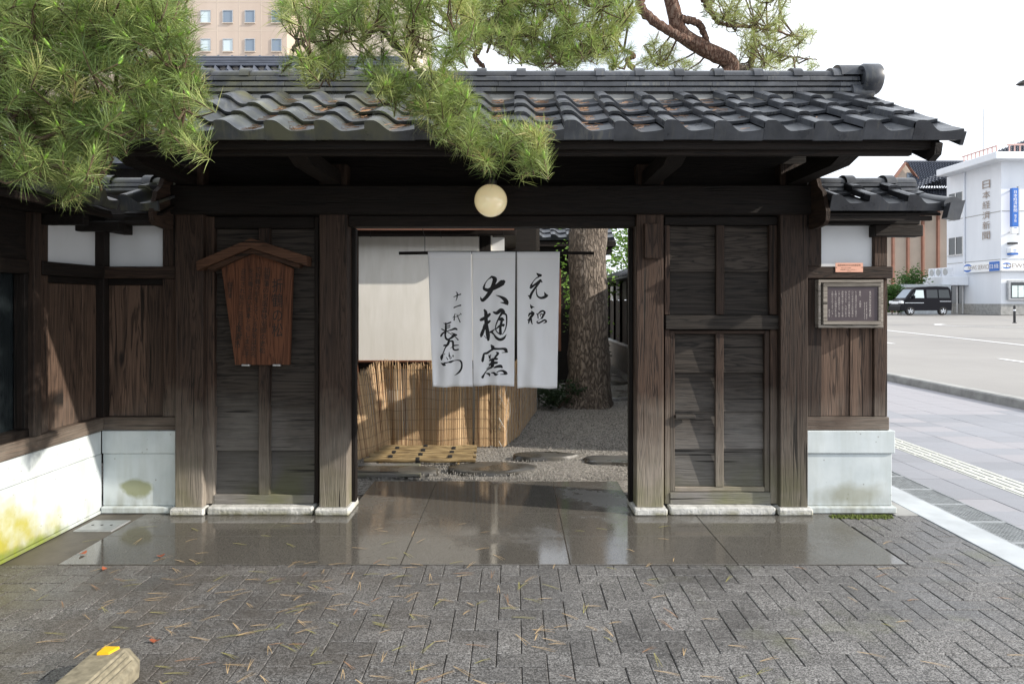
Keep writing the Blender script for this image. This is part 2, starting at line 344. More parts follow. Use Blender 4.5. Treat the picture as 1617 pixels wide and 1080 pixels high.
d = t.node('ShaderNodeVectorMath', operation='SCALE'); t.l.new(t.mix(t.rng(t.rand(), .7, 1, 0, .35), c_, (.34, .30, .30)), d.inputs[0]); t.l.new(t.rng(t.rand(), 0, 1, .9, 1.08), d.inputs['Scale'])
t.set(Base_Color=d.outputs[0], Roughness=t.rng(t.noise(v, 1.5, 4), .35, .65, .42, .65))
simple('tactile', (.50, .51, .47), .6, .08, 10); simple('pale_concrete', (.42, .45, .47), .5, .15, 5)
simple('wheel_concrete', (.20, .178, .125), .85, .35, 30, bump=.35); simple('yellow', (.80, .46, .02), .35, .05)
t = NT('car_paint'); t.set(Base_Color=(.006, .006, .009), Roughness=.35, Coat_Weight=.06); t.b.inputs['Coat Roughness'].default_value = .05; t.b.inputs['Specular IOR Level'].default_value = .1
t = NT('glass_dark'); t.set(Base_Color=(.012, .016, .018), Roughness=.06); t.b.inputs['Specular IOR Level'].default_value = .8
t = NT('glass_sky'); t.set(Base_Color=(.16, .21, .27), Roughness=.05); t.b.inputs['Specular IOR Level'].default_value = .9
t = NT('curtain_glass'); t.set(Base_Color=(.52, .60, .62), Roughness=.12)
simple('chrome', (.70, .72, .75), .2, .05, metal=.9); simple('tyre', (.012, .012, .012), .85, .1); simple('lamp_white', (.75, .77, .80), .15, .03)
t = NT('white_wall'); v = t.coord('World', (1, 1, .25)); t.set(Base_Color=t.ramp(t.noise(v, .8, 5), (.3, (.64, .67, .72)), (.7, (.72, .75, .80))), Roughness=.8)
t = NT('beige_panel'); v = t.coord('World', (1, 1, .1)); t.set(Base_Color=t.ramp(t.noise(v, .35, 5), (.3, (.44, .35, .285)), (.7, (.50, .41, .34))), Roughness=.8)
simple('beige_side', (.58, .50, .42), .8, .05, .5)  # lighter copy of the tower beige, sunlight on its side put into the colour
simple('hall_wall', (.52, .44, .36), .85, .10, .6); simple('hall_brown', (.27, .13, .09), .7, .15, 2); simple('hall_tile', (.075, .085, .11), .45, .25, 3)
simple('sign_blue', (.02, .13, .48), .4, .05); simple('sign_white', (.78, .80, .82), .4, .03); simple('sign_bronze', (.25, .19, .15), .5, .1); simple('pink_rail', (.52, .34, .31), .7, .1)
simple('paper', (.60, .70, .70), .6, .1); simple('black_plastic', (.012, .012, .013), .4, .1)
t = NT('warm_lamp'); t.set(Base_Color=(.8, .6, .2), Emission_Color=(1, .68, .2), Emission_Strength=1.6)
# ================================================================== GROUND
YG = 4.77                                        # front faces of the gate posts
struct(MB().box(-700, 700, -40, 900, -.6, -.06).build('ground', 'asphalt'))
# --- forecourt: herringbone blocks 200 x 100 mm
fc = MB(); fc.add([(-4.6, 0, -.008), (2.76, 0, -.008), (2.76, 4.80, -.008), (-4.6, 4.80, -.008)], [(0, 1, 2, 3)])
forecourt = struct(fc.build('forecourt', 'joint'))
U, JT = .103, .0032
rects = []
def clip(a, reg):
    x0, x1, y0, y1 = max(a[0], reg[0]), min(a[1], reg[1]), max(a[2], reg[2]), min(a[3], reg[3])
    return (x0, x1, y0, y1) if x1-x0 > .012 and y1-y0 > .012 else None
REG = [(-2.84, 2.755, .9, 3.852), (2.185, 2.755, 3.852, 4.745)]
for j in range(0, 52):
    for i in range(-32, 32):
        x, y = i*U+.03, j*U
        for dx, dy, ok in ((2, 1, (i-j) % 4 == 0), (1, 2, (i-j) % 4 == 3)):
            if not ok: continue
            a = (x+JT/2, x+dx*U-JT/2, y+JT/2, y+dy*U-JT/2)
            if a[2] > 3.6 and a[1] > 2.0: regs = REG
            else: regs = REG[:1]
            full = (a[0] >= REG[0][0] and a[1] <= REG[0][1] and a[3] <= 3.852)
            if full: rects.append((a, True, dx))
            else:
                for r in regs:
                    c = clip(a, r)
                    if c: rects.append((c, False, dx))
def inview(a):
    cx, cy = (a[0]+a[1])/2, (a[2]+a[3])/2
    px, py = CX+F*cx/cy, HY+F*CH/cy
    return -25 < px < 1640 and py < 1100
vis = sorted([r for r in rects if inview(r[0])], key=lambda r: -(r[0][1]-r[0][0])*(r[0][3]-r[0][2])/((r[0][2]+r[0][3])/2)**3)
keep = set(id(r) for r in vis[:296])
def paver_mesh(w, d): return MB().box(-w/2, w/2, -d/2, d/2, -.05, 0, .0028).mesh('paver')
PM = {2: paver_mesh(2*U-JT, U-JT), 1: paver_mesh(U-JT, 2*U-JT)}
rest = MB(); rr = random.Random(3)
for r in rects:
    a, full, dx = r; dz = rr.uniform(-.0018, .0012); c = ((a[0]+a[1])/2, (a[2]+a[3])/2, dz)
    if id(r) in keep:
        me = PM[dx] if full else paver_mesh(a[1]-a[0], a[3]-a[2])
        link('paver', me, 'paver', forecourt, c, (rr.gauss(0, .004), rr.gauss(0, .004), rr.gauss(0, .004)))
    else: rest.box(a[0], a[1], a[2], a[3], -.05, dz, .0028)
stuff(rest.build('paver_field', 'paver', forecourt))
# --- strip of old concrete along the left wall, with a drain cover
left = struct(bx('concrete_strip', 'brown_concrete', None, -2.842, -2.534, 3.856, 4.80, -.05, -.003, .003))
dc = thing('drain_cover', 'small square metal drain cover set in concrete beside the stained white wall', 'drain cover', (-2.68, 4.53, -.002))
bx('frame', 'galvanised', dc, -2.80, -2.555, 4.42, 4.64, -.004, .003, .001); bx('plate', 'steel', dc, -2.785, -2.57, 4.435, 4.625, .003, .006, .001)
for k in range(3): MB().lathe((-2.74+k*.06, 4.53, .006), [(.001, .001), (.009, .001), (.009, 0)], 10).build('hole', 'dark_metal', dc)
# --- wet granite apron
ap = MB(); ap.add([(-2.53, 3.856, -.012), (2.18, 3.856, -.012), (2.18, 5.66, -.012), (-2.53, 5.66, -.012)], [(0, 1, 2, 3)])
apron = struct(ap.build('stone_apron', 'joint'))
xs = [-2.53, -1.56, -.63, .31, 1.24, 2.18]
for r_, (y0, y1) in enumerate(((3.858, 4.33), (4.33, 4.80))):
    for k in range(5): bx('slab', 'granite', apron, xs[k]+.0015, xs[k+1]-.0015, y0+.0015, y1-.0015, -.06, .002+rr.uniform(-.0006, .0006), .002)
for y0, y1 in ((4.80, 5.23), (5.23, 5.66)):
    for x0, x1 in ((-1.14, -.63), (-.63, .31), (.31, .84)): bx('slab', 'granite', apron, x0+.0015, x1-.0015, y0+.0015, y1-.0015, -.06, .002+rr.uniform(-.0006, .0006), .002)
# --- garden ground behind the gate
gg = MB(); n = 26
for j in range(n+1):
    for i in range(n+1):
        x, y = -5+i*8/n, 5.3+j*22/n; gg.v.append((x, y, -.01+.02*math.sin(x*3.1+y)*math.sin(y*2.3)*(1 if y > 5.8 else 0)))
gg.f = [(j*(n+1)+i, j*(n+1)+i+1, (j+1)*(n+1)+i+1, (j+1)*(n+1)+i) for j in range(n) for i in range(n)]
garden = struct(gg.build('gravel_ground', 'gravel'))
pb = MB()
for k in range(9000):
    y = 5.68+6.5*random.random()**1.7; x = random.uniform(-1.5, .25*y+.3); s_ = random.uniform(.003, .0065)
    if y < 5.7: continue
    vs = [(x+s_*random.uniform(.7, 1.3), y, .006), (x-s_*random.uniform(.7, 1.3), y, .006), (x, y+s_, .004), (x, y-s_, .004), (x, y, .008+s_*.9), (x, y, -.01)]
    pb.add(vs, [(0, 2, 4), (2, 1, 4), (1, 3, 4), (3, 0, 4), (2, 0, 5), (1, 2, 5), (3, 1, 5), (0, 3, 5)])
tag(stuff(pb.build('pebbles', 'pebble')), 'loose grey pebbles scattered over the garden gravel', 'gravel')
def slab_stone(label, cx, cy, rx, ry, h, seed, flat=False):
    q = random.Random(seed); m = MB(); n = 22; pts = []
    for k in range(n):
        a = 2*math.pi*k/n; r = 1+q.uniform(-.06, .06); 
        if flat: r *= min(1/max(abs(math.cos(a)), .01), 1/max(abs(math.sin(a)), .01), 1.25)
        pts.append((rx*r*math.cos(a), ry*r*math.sin(a)))
    for sc, z in ((1.03, -.02), (1.0, h*.6), (.96, h*.92), (.7, h), (.3, h*1.03)): m.v += [(cx+x*sc, cy+y*sc, z) for x, y in pts]
    for i in range(4): m.f += [(i*n+k, i*n+(k+1) % n, (i+1)*n+(k+1) % n, (i+1)*n+k) for k in range(n)]
    m.f.append(tuple(4*n+k for k in range(n))); o = m.build('stepping_stone', 'wet_stone', None, 40); return tag(o, label, 'stone')
slab_stone('large round wet stepping stone just behind the gate slabs', -.19, 6.08, .385, .20, .022, 1)
slab_stone('narrow dark stepping stone behind the large round one', .28, 6.52, .30, .13, .035, 2)
slab_stone('flat pale stepping stone beside the right gate jamb', .98, 6.36, .33, .15, .03, 3, True)
slab_stone('flat dark stone beside the bamboo lattice lid', -1.02, 5.98, .36, .10, .03, 4, True)
slab_stone('flat stone paving piece in the shade beyond the pine trunk', 1.75, 10.9, .5, .5, .03, 5, True)
slab_stone('long flat stone along the dark garden fence beyond the trunk', 1.6, 13.2, .45, .8, .03, 6, True)
# --- right-hand pavement
struct(bx('gutter_strip', 'pale_concrete', None, 2.762, 2.995, -3, 5.42, -.05, .004, .003))
struct(bx('aggregate_strip', 'kerb_stone', None, 2.60, 2.76, 4.75, 9, -.05, .002, .002))
struct(bx('gutter_edge', 'pale_concrete', None, 2.762, 2.995, 5.424, 9, -.05, .004, .003))
pit = MB().box(2.995, 3.255, -3, 9, -.09, -.045).build('drain_channel', 'dark_metal'); struct(pit)
seg = MB(); bars = MB()
L = .40
for a in ((-.128, -.120), (.120, .128)): seg.box(a[0], a[1], -L/2+.002, L/2-.002, -.04, .003)
for a in ((-L/2+.002, -L/2+.014), (L/2-.014, L/2-.002)): seg.box(-.12, .12, a[0], a[1], -.04, .003)
for k in range(14): y = -L/2+.03+k*(L-.06)/13; bars.box(-.12, .12, y-.002, y+.002, -.03, .001)
for k in range(9): x = -.10+k*.025; bars.box(x-.0015, x+.0015, -L/2+.014, L/2-.014, -.03, -.001)
sm_, bm_ = seg.mesh('frame'), bars.mesh('bars')
for k in range(-7, 12):
    g = thing('drain_grating', 'galvanised steel drain grating panel set flush between pavement tiles and pale gutter', 'grating', (3.125, 3.2+k*.402, 0), 'drain gratings in a row beside the pavement')
    link('frame', sm_, 'galvanised', g, (3.125, 3.2+k*.402, 0)); stuff(link('bars', bm_, 'galvanised', g, (3.125, 3.2+k*.402, 0)))
sb = MB(); sb.add([(3.255, -3, -.012), (6.93, -3, -.012), (6.93, 40, -.012), (3.255, 40, -.012)], [(0, 1, 2, 3)])
side = struct(sb.build('pavement', 'joint'))
cols = [(3.257, 3.53), (3.53, 3.80), (4.10, 4.56), (4.56, 5.03), (5.03, 5.50), (5.50, 5.97), (5.97, 6.44), (6.44, 6.925)]
tmesh = {}; more = MB()
for x0, x1 in cols:
    for k in range(-8, 50):
        y0, y1 = .05+k*.3, .35+k*.3
        px = CX+F*x0/max(y1, .3)
        if 3.3 < y0 < 9.3 and px < 1660:
            w = round(x1-x0, 3)
            if w not in tmesh: tmesh[w] = MB().box(-w/2+.0025, w/2-.0025, -.1475, .1475, -.04, 0, .002).mesh('tile')
            link('tile', tmesh[w], 'sidewalk_tile', side, ((x0+x1)/2, (y0+y1)/2, rr.uniform(-.001, .001)))
        else: more.box(x0+.0025, x1-.0025, y0+.0025, y1-.0025, -.04, 0, 0)
for k in range(50, 130):
    for x0, x1 in cols: more.box(x0+.0025, x1-.0025, .05+k*.3+.0025, .35+k*.3-.0025, -.04, 0, 0)
stuff(more.build('far_tiles', 'sidewalk_tile', side))
tm = MB().box(-.147, .147, -.147, .147, -.04, .0015, .002)
for k in range(4): x = -.105+k*.07; tm.box(x-.016, x+.016, -.135, .135, .0015, .0065, .003)
tme = tm.mesh('tactile_tile')
for k in range(-8, 80):
    if k*.3+.2 > 3: link('tactile_tile', tme, 'tactile', side, (3.95, .2+k*.3, 0))
kerb = MB().box(6.93, 7.13, -3, 40, -.1, .13, .02).build('kerb', 'kerb_stone'); struct(kerb)
# --- road, rising gently away from the camera
def tz(y): return 0.0 if y < 12 else min((y-12)/34*.62, .62)
rd = MB(); ys = [-20, 12, 46, 300]
for y in ys: rd.v += [(7.131, y, tz(y)-.03), (140, y, tz(y)-.03)]
rd.f = [(2*i, 2*i+1, 2*i+3, 2*i+2) for i in range(3)]
struct(rd.build('road', 'asphalt'))
def mark(x0, x1, y0, y1, name='road_marking'):
    m = MB(); n = 6
    for k in range(n+1): y = y0+(y1-y0)*k/n; m.v += [(x0, y, tz(y)-.022), (x1, y, tz(y)-.022)]
    m.f = [(2*i, 2*i+1, 2*i+3, 2*i+2) for i in range(n)]; return struct(m.build(name, 'road_paint'))
mark(15.55, 15.72, 8, 40); mark(11.9, 12.05, 10.5, 17.2); mark(11.9, 12.05, 22, 28); mark(11.9, 12.05, 33, 39)
def curve_mark(pts, w):
    m = MB(); pts = [Vector(p) for p in pts]
    for i, p in enumerate(pts):
        t_ = (pts[min(i+1, len(pts)-1)]-pts[max(i-1, 0)]).normalized(); nn = Vector((-t_.y, t_.x))*w/2
        m.v += [(p.x-nn.x, p.y-nn.y, tz(p.y)-.022), (p.x+nn.x, p.y+nn.y, tz(p.y)-.022)]
    m.f = [(2*i, 2*i+1, 2*i+3, 2*i+2) for i in range(len(pts)-1)]; return struct(m.build('road_marking', 'road_paint'))
curve_mark([(24.5+3*math.cos(a)-1, 33.5+1.8*math.sin(a)+(a-2.6)*0) for a in np.linspace(2.3, 4.3, 9)]+[(26, 30.6), (30, 29.6), (36, 28.5)], .28)
curve_mark([(27.5, 39.5), (31, 39.0), (36, 38)], .28)
isl = MB(); pts = [(25.0, 33.6), (25.6, 32.4), (28, 31.7), (36, 30.4), (36, 36), (27, 35.3)]
isl.prism(pts, 'z', tz(33)-.3, tz(33)+.10); struct(isl.build('traffic_island', 'kerb_stone'))
# --- fallen needles and leaves
ln = [MB(), MB(), MB()]
q = random.Random(21)
for k in range(400):
    x = q.gauss(-1.0, .95); y = q.uniform(2.4, 4.6)
    if q.random() < .15: x = q.uniform(-2.6, 2.6)
    if not (-2.75 < x < 2.6): continue
    if y > 3.87 and q.random() < .72: continue
    z = .0055; m = ln[q.choices((0, 1, 2), (.62, .12, .26))[0]]; a = q.gauss(.15, .8); Ln = q.uniform(.055, .115)
    for s_ in (-1, 1):
        aa = a+s_*q.uniform(.02, .12); w = .0012; nx, ny = -math.sin(aa)*w, math.cos(aa)*w; ex, ey = x+math.cos(aa)*Ln, y+math.sin(aa)*Ln
        mx_, my_ = (x+ex)/2+ny*q.uniform(-3, 3), (y+ey)/2+nx*q.uniform(-3, 3)
        m.add([(x-nx, y-ny, z), (x+nx, y+ny, z), (mx_+nx, my_+ny, z+.002), (mx_-nx, my_-ny, z+.002), (ex+nx*.4, ey+ny*.4, z), (ex-nx*.4, ey-ny*.4, z)], [(0, 3, 2, 1), (3, 5, 4, 2)])
for m, c, w in zip(ln, ('needle_tan', 'needle_orange', 'needle_olive'), ('tan', 'rust-orange', 'olive')):
    tag(stuff(m.build('fallen_needles', c)), w+' fallen pine needles strewn over the paving blocks', 'needles')
for k, (px, py, lab) in enumerate(((245, 1015, 'curled rust-red fallen leaf on the paving beside the concrete wheel stop'), (131, 876, 'small rust-red fallen leaf on the wet slab corner by the drain cover'), (166, 901, 'small rust-red fallen leaf on the blocks at the slab edge'), (254, 880, 'flat rust-red fallen leaf out on the wet granite slab'))):
    y = F*CH/(py-HY); x = X(px, y); m = MB(); s_ = .021+.004*(k % 2); a = k*1.3
    ring = [(math.cos(b)*s_*(1 if k % 2 else 1.2), math.sin(b)*s_*.6) for b in np.linspace(0, 2*math.pi, 9)[:-1]]
    m.v = [(x, y, .008)]+[(x+u*math.cos(a)-v_*math.sin(a), y+u*math.sin(a)+v_*math.cos(a), .008+.35*abs(u)*(1 if i % 3 else 1.3)) for i, (u, v_) in enumerate(ring)]
    m.f = [(0, 1+i, 1+(i+1) % 8) for i in range(8)]; tag(m.build('fallen_leaf', 'red_leaf'), lab, 'leaf')
# --- concrete wheel stop with a yellow reflector
ws = thing('wheel_stop', 'weathered concrete parking wheel stop with a yellow reflector on its end', 'wheel stop', (-1.56, 2.3, 0))
m = MB(); pr = [(-.10, 0), (.11, 0), (.11, .05), (.055, .112), (-.05, .112), (-.10, .07)]
for y, s_, zz in ((1.85, 1, 1), (2.70, 1, 1), (2.76, .74, .74)): m.v += [(-1.565+p[0]*s_, y, p[1]*zz) for p in pr]
n = 6; m.f = [tuple(range(n))[::-1], tuple(2*n+k for k in range(n))]+[(i*n+k, i*n+(k+1) % n, (i+1)*n+(k+1) % n, (i+1)*n+k) for i in range(2) for k in range(n)]
m.build('block', 'wheel_concrete', ws)
rf = MB(); rf.prism([(-.028, .045), (.028, .045), (.012, .0), (-.03, -.005)], 'z', .1125, .122)
rf.v = [(x-1.555, y+2.65, z) for x, y, z in rf.v]; rf.build('reflector', 'yellow', ws)
gv = MB()
for k in range(3): gv.box(-1.500+k*.0135, -1.495+k*.0135, 1.9, 2.68, .100-k*.0152, .1065-k*.0152)
gv.build('rib', 'wheel_concrete', ws)
# --- moss at the foot of the right-hand wall
mo = MB()
for k in range(420):
    x = q.uniform(2.14, 2.56); y = 4.735+q.gauss(0, .018)-.02; s_ = q.uniform(.004, .012)
    mo.add([(x-s_, y, .001), (x+s_, y, .001), (x, y+s_, .001), (x, y-s_, .001), (x, y, .002+s_*1.2)], [(0, 3, 4), (3, 1, 4), (1, 2, 4), (2, 0, 4)])
tag(stuff(mo.build('moss', 'moss')), 'bright green moss growing along the foot of the white plinth', 'moss')
# ================================================================== GATE
GX0 = -.16
gate = thing('gate', 'wide dark timber gate with tiled roof, open centre and panelled sides', 'gate', (GX0, 4.87, 0))
g = lambda px: (px-CX)/F*YG
def gz(py, Y=YG): return Z(py, Y)
POST = [(276, 320), (504, 548), (1005, 1048), (1232, 1276)]
PX = [(X(a, YG), X(b, YG)) for a, b in POST]
def stone(x0, x1, y0, y1, z1, seed):
    q = random.Random(seed); m = MB(); n = 9
    top, mid, bot = [], [], []
    m.box(x0+.008, x1-.008, y0+.008, y1, .0, z1, .010); m.v = [(x+q.uniform(-.003, .003), y+q.uniform(-.003, .003), z) for x, y, z in m.v]
    return m.build('base_stone', 'base_stone', gate)
for k, (a, b) in enumerate(PX):
    bx('post', 'wood_z', gate, a, b, YG, YG+.21, .048, 2.40, .006)
    stone(a-.03, b+.03, 4.725, 5.03, .05, k)
for k, (a, b) in enumerate(((PX[0][1]+.03, PX[1][0]-.03), (PX[2][1]+.03, PX[3][0]-.03))): stone(a, b, 4.74, 5.0, .056, k+9)
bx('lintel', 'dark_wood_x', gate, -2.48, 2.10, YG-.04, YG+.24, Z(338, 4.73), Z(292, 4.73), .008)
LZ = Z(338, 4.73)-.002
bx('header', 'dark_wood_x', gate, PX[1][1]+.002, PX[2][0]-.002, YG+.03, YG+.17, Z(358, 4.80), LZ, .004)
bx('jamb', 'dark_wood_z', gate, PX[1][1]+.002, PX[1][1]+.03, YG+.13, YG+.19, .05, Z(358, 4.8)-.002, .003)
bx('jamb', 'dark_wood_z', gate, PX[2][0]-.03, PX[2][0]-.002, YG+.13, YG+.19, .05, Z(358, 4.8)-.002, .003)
YD = YG+.075                                      # door plane
x_ = lambda px: X(px, YD); z_ = lambda py: Z(py, YD)
def boards(par, pxa, pxb, pys, name='board'):
    for k in range(len(pys)-1):
        z1, z0 = z_(pys[k]), z_(pys[k+1]); x0, x1 = x_(pxa), x_(pxb); m = MB()
        m.prism([(YD+.034, z1-.001), (YD+.013, z0+.014), (YD+.013, z0+.001), (YD+.033, z0+.001), (YD+.046, z1-.001)], 'x', x0, x1); m.build(name, 'board_x', par)
# left panel
lp = bx('side_panel', 'dark_wood_x', gate, x_(321), x_(504), YD+.048, YD+.062, .06, LZ-.004, 0)
boards(lp, 338, 500, [361, 432, 503, 573, 642, 712, 780])
bx('stile', 'wood_z', lp, x_(323), x_(340), YD-.02, YD+.047, .058, LZ-.004, .003)
bx('stile', 'dark_wood_z', lp, x_(497), x_(503.6), YD-.01, YD+.047, .058, LZ-.004, .003)
bx('stile', 'wood_z', lp, x_(410), x_(427), YD-.022, YD+.028, z_(780)+.001, z_(361)-.001, .003)
bx('rail', 'dark_wood_x', lp, x_(340)+.001, x_(497)-.001, YD-.015, YD+.028, z_(361), LZ-.004, .003)
bx('rail', 'board_x', lp, x_(340)+.001, x_(497)-.001, YD-.024, YD+.028, .058, z_(780), .003)
# right panel: fixed upper part and low wicket door
rp_ = bx('side_panel', 'dark_wood_x', gate, x_(1049), x_(1231), YD+.048, YD+.062, .06, LZ-.004, 0)
boards(rp_, 1056, 1216, [357, 429.5, 498])
bx('rail', 'dark_wood_x', rp_, x_(1049), x_(1226), YD-.02, YD+.03, z_(356), LZ-.004, .003)
bx('stile', 'wood_z', rp_, x_(1049), x_(1057), YD-.015, YD+.03, z_(497), z_(356)-.001, .003)
bx('stile', 'wood_z', rp_, x_(1130), x_(1143), YD-.015, YD+.013, z_(497), z_(356)-.001, .003)
bx('stile', 'wood_z', rp_, x_(1214), x_(1226), YD-.015, YD+.03, z_(497), z_(356)-.001, .003)
bx('rail', 'board_x', rp_, x_(1049), x_(1230), YD-.045, YD+.04, z_(520), z_(498), .004)
bx('stile', 'wood_z', rp_, x_(1049), x_(1056.5), YD-.02, YD+.047, .058, z_(520)-.001, .003)
bx('stile', 'wood_z', rp_, x_(1215), x_(1230.5), YD-.02, YD+.047, .058, z_(520)-.001, .003)
bx('rail', 'board_x', rp_, x_(1056.5)+.001, x_(1215)-.001, YD-.03, YD+.047, .058, z_(776), .003)
door = bx('wicket_door', 'dark_wood_x', gate, x_(1058), x_(1214), YD+.034, YD+.046, z_(775), z_(522), 0)
boards(door, 1064, 1208, [528, 589, 650, 709.5, 768])
bx('stile', 'wood_z', door, x_(1057.5), x_(1065), YD-.012, YD+.033, z_(775), z_(522), .002)
bx('stile', 'wood_z', door, x_(1206.5), x_(1214), YD-.012, YD+.033, z_(775), z_(522), .002)
bx('stile', 'wood_z', door, x_(1129), x_(1142), YD-.014, YD+.012, z_(768)+.001, z_(527)-.001, .003)
bx('rail', 'wood_x', door, x_(1065)+.001, x_(1206.5)-.001, YD-.012, YD+.012, z_(527), z_(522), .002)
bx('rail', 'wood_x', door, x_(1065)+.001, x_(1206.5)-.001, YD-.012, YD+.012, z_(775), z_(768), .002)
bx('handle', 'board_x', door, x_(1065), x_(1096), YD-.045, YD+.01, z_(660), z_(654), .002)
bx('meter_box', 'wood_z', gate, X(1017, 4.75), X(1040, 4.75), 4.715, YG-.001, Z(408, 4.72), Z(353, 4.72), .004)
# frame above the lintel
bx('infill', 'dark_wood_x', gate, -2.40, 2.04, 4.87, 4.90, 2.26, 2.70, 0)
for k, (a, b) in enumerate(PX):
    c = (a+b)/2; m = MB(); m.prism([(3.93, 2.30), (4.10, 2.255), (5.66, 2.255), (5.83, 2.30), (5.83, 2.345), (3.93, 2.345)], 'x', c-.055, c+.055); m.build('bracket_arm', 'dark_wood_y', gate)
for y in (3.985, 5.675): bx('purlin', 'dark_wood_x', gate, -2.60, 2.24, y, y+.09, 2.347, 2.408, .004)
SL = .494; TH = math.atan(SL); YE = 3.8; YR = 4.87
def zd(Y, ye=YE, ze=2.350, sl=SL): return ze+sl*(Y-ye)   # top of the roof boarding
m = MB(); 
for sgn in (1, -1):
    f_ = lambda Y: YR+sgn*(Y-YR)
    vs = [(-2.68, f_(3.84), zd(3.84)-.022), (2.41, f_(3.84), zd(3.84)-.022), (2.41, YR, zd(YR)-.022), (-2.68, YR, zd(YR)-.022)]
    m.add(vs+[(x, y, z+.02) for x, y, z in vs], [(0, 3, 2, 1), (4, 5, 6, 7), (0, 1, 5, 4), (1, 2, 6, 5), (2, 3, 7, 6), (3, 0, 4, 7)])
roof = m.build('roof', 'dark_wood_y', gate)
n = 31
rm = MB(); ln_ = (4.84-3.90)
rm.prism([(0, -.07), (ln_, -.07+SL*ln_), (ln_, SL*ln_), (0, 0)], 'x', -.02, .02); rme = rm.mesh('rafter')
for k in range(n):
    x = -2.60+k*(4.86/(n-1))
    link('rafter', rme, 'dark_wood_y', roof, (x, 3.90, zd(3.90)-.024)); link('rafter', rme, 'dark_wood_y', roof, (x, 2*YR-3.90, zd(3.90)-.024), (0, 0, math.pi))
for yy in (3.845, 2*YR-3.845-.03):
    bx('fascia', 'dark_wood_x', roof, -2.66, 2.35, yy, yy+.03, 2.297, 2.358, .003); bx('eave_board', 'dark_wood_x', roof, -2.62, 2.22, yy+(.04 if yy < 4.8 else -.05), yy+(.08 if yy < 4.8 else -.01), 2.272, 2.31, .003)
for xx in (2.30, -2.66):
    for sgn in (1, -1):
        f_ = lambda Y: YR+sgn*(Y-YR); m = MB()
        m.prism([(f_(3.80), zd(3.8)-.03), (f_(3.815), 2.26), (f_(3.87), 2.235), (f_(4.1), zd(4.1)-.15), (f_(4.865), zd(4.865)-.16), (f_(4.865), zd(4.865)-.026)], 'x', xx, xx+.04); m.build('bargeboard', 'dark_wood_y', roof)
# ------------------------------------------------------------------ roof tiles
def prof(u, w):                                   # S-shaped section of a pan tile
    a = u/w
    if a < .07: return .052+.008*math.sin(math.pi*.5*a/.07)
    if a < .17: return .060
    if a < .56: return .060*.5*(1+math.cos(math.pi*(a-.17)/.39))
    return .014*((a-.56)/.44)**1.8
def tile_mesh(w=.271, Lt=.300, eave=False, end=False, n=21):
    us = [w*1.0*k/(n-1) for k in range(n)]; th = .017; m = MB(); lift = .025
    def rowp(v, dz): return [(u, v, prof(u, w)+dz+lift*(1-v/Lt)) for u in us]
    A, B = rowp(0, th), rowp(Lt, th); C, D = rowp(0, 0), rowp(Lt, 0)
    C[0] = (C[0][0], C[0][1], C[0][2]-.018); D[0] = (D[0][0], D[0][1], D[0][2]-.018)
    m.v = A+B+C+D; q = range(n-1)
    m.f = [(i, i+1, n+i+1, n+i) for i in q]+[(2*n+i+1, 2*n+i, 3*n+i, 3*n+i+1) for i in q]+[(2*n+i, 2*n+i+1, i+1, i) for i in q]+[(n+i, n+i+1, 3*n+i+1, 3*n+i) for i in q]
    m.f += [(0, n, 3*n, 2*n), (2*n-1, n-1, 3*n-1, 4*n-1)]
    if eave:                                      # pendant front plate with a straight lower edge
        c, s_ = math.cos(TH), math.sin(TH)
        def drop(u, y, z): return (u, y*c+z*s_, -y*s_+z*c)      # world-vertical offsets in the tilted tile frame
        top = [(u, -.004, prof(u, w)+th+lift) for u in us]
        zb = -.006; k0 = len(m.v)
        bot = [drop(u, -.004, zb) for u in us]; tb = [(u, .014, prof(u, w)+lift+.004) for u in us]; bb = [drop(u, .014, zb) for u in us]
        m.v += top+bot+tb+bb; o = k0
        m.f += [(o+n+i, o+n+i+1, o+i+1, o+i) for i in q]+[(o+2*n+i, o+2*n+i+1, o+3*n+i+1, o+3*n+i) for i in q]+[(o+3*n+i, o+3*n+i+1, o+n+i+1, o+n+i) for i in q]+[(o+i, o+i+1, o+2*n+i+1, o+2*n+i) for i in q]
        m.f += [(o, o+2*n, o+3*n, o+n), (o+n-1, o+2*n-1, o+4*n-1, o+3*n-1)]
    if end: m.box(w-.002, w+.020, -.003, Lt, -.035, .020+th+.004, .003)
    return m.mesh('tile', 28)
TW = .271
TM = {(e, d): tile_mesh(TW, eave=e, end=d) for e in (0, 1) for d in (0, 1)}
RUN = .2325; rt = random.Random(5)
for sgn in (1, -1):
    for c in range(19):
        for r_ in range(4):
            Yw = YE+r_*RUN; zz = zd(Yw)-.008+rt.uniform(-.0035, .0035)
            me = TM[(int(r_ == 0), int(c == 0 if sgn == 1 else c == 18))]; j = rt.uniform(-.014, .014)
            xl = 2.44-(c+1)*TW
            if sgn == 1: link('tile', me, 'roof_tile', roof, (xl, Yw, zz), (TH, 0, j))
            else: link('tile', me, 'roof_tile', roof, (xl+TW, 2*YR-Yw, zz), (TH, 0, math.pi+j))
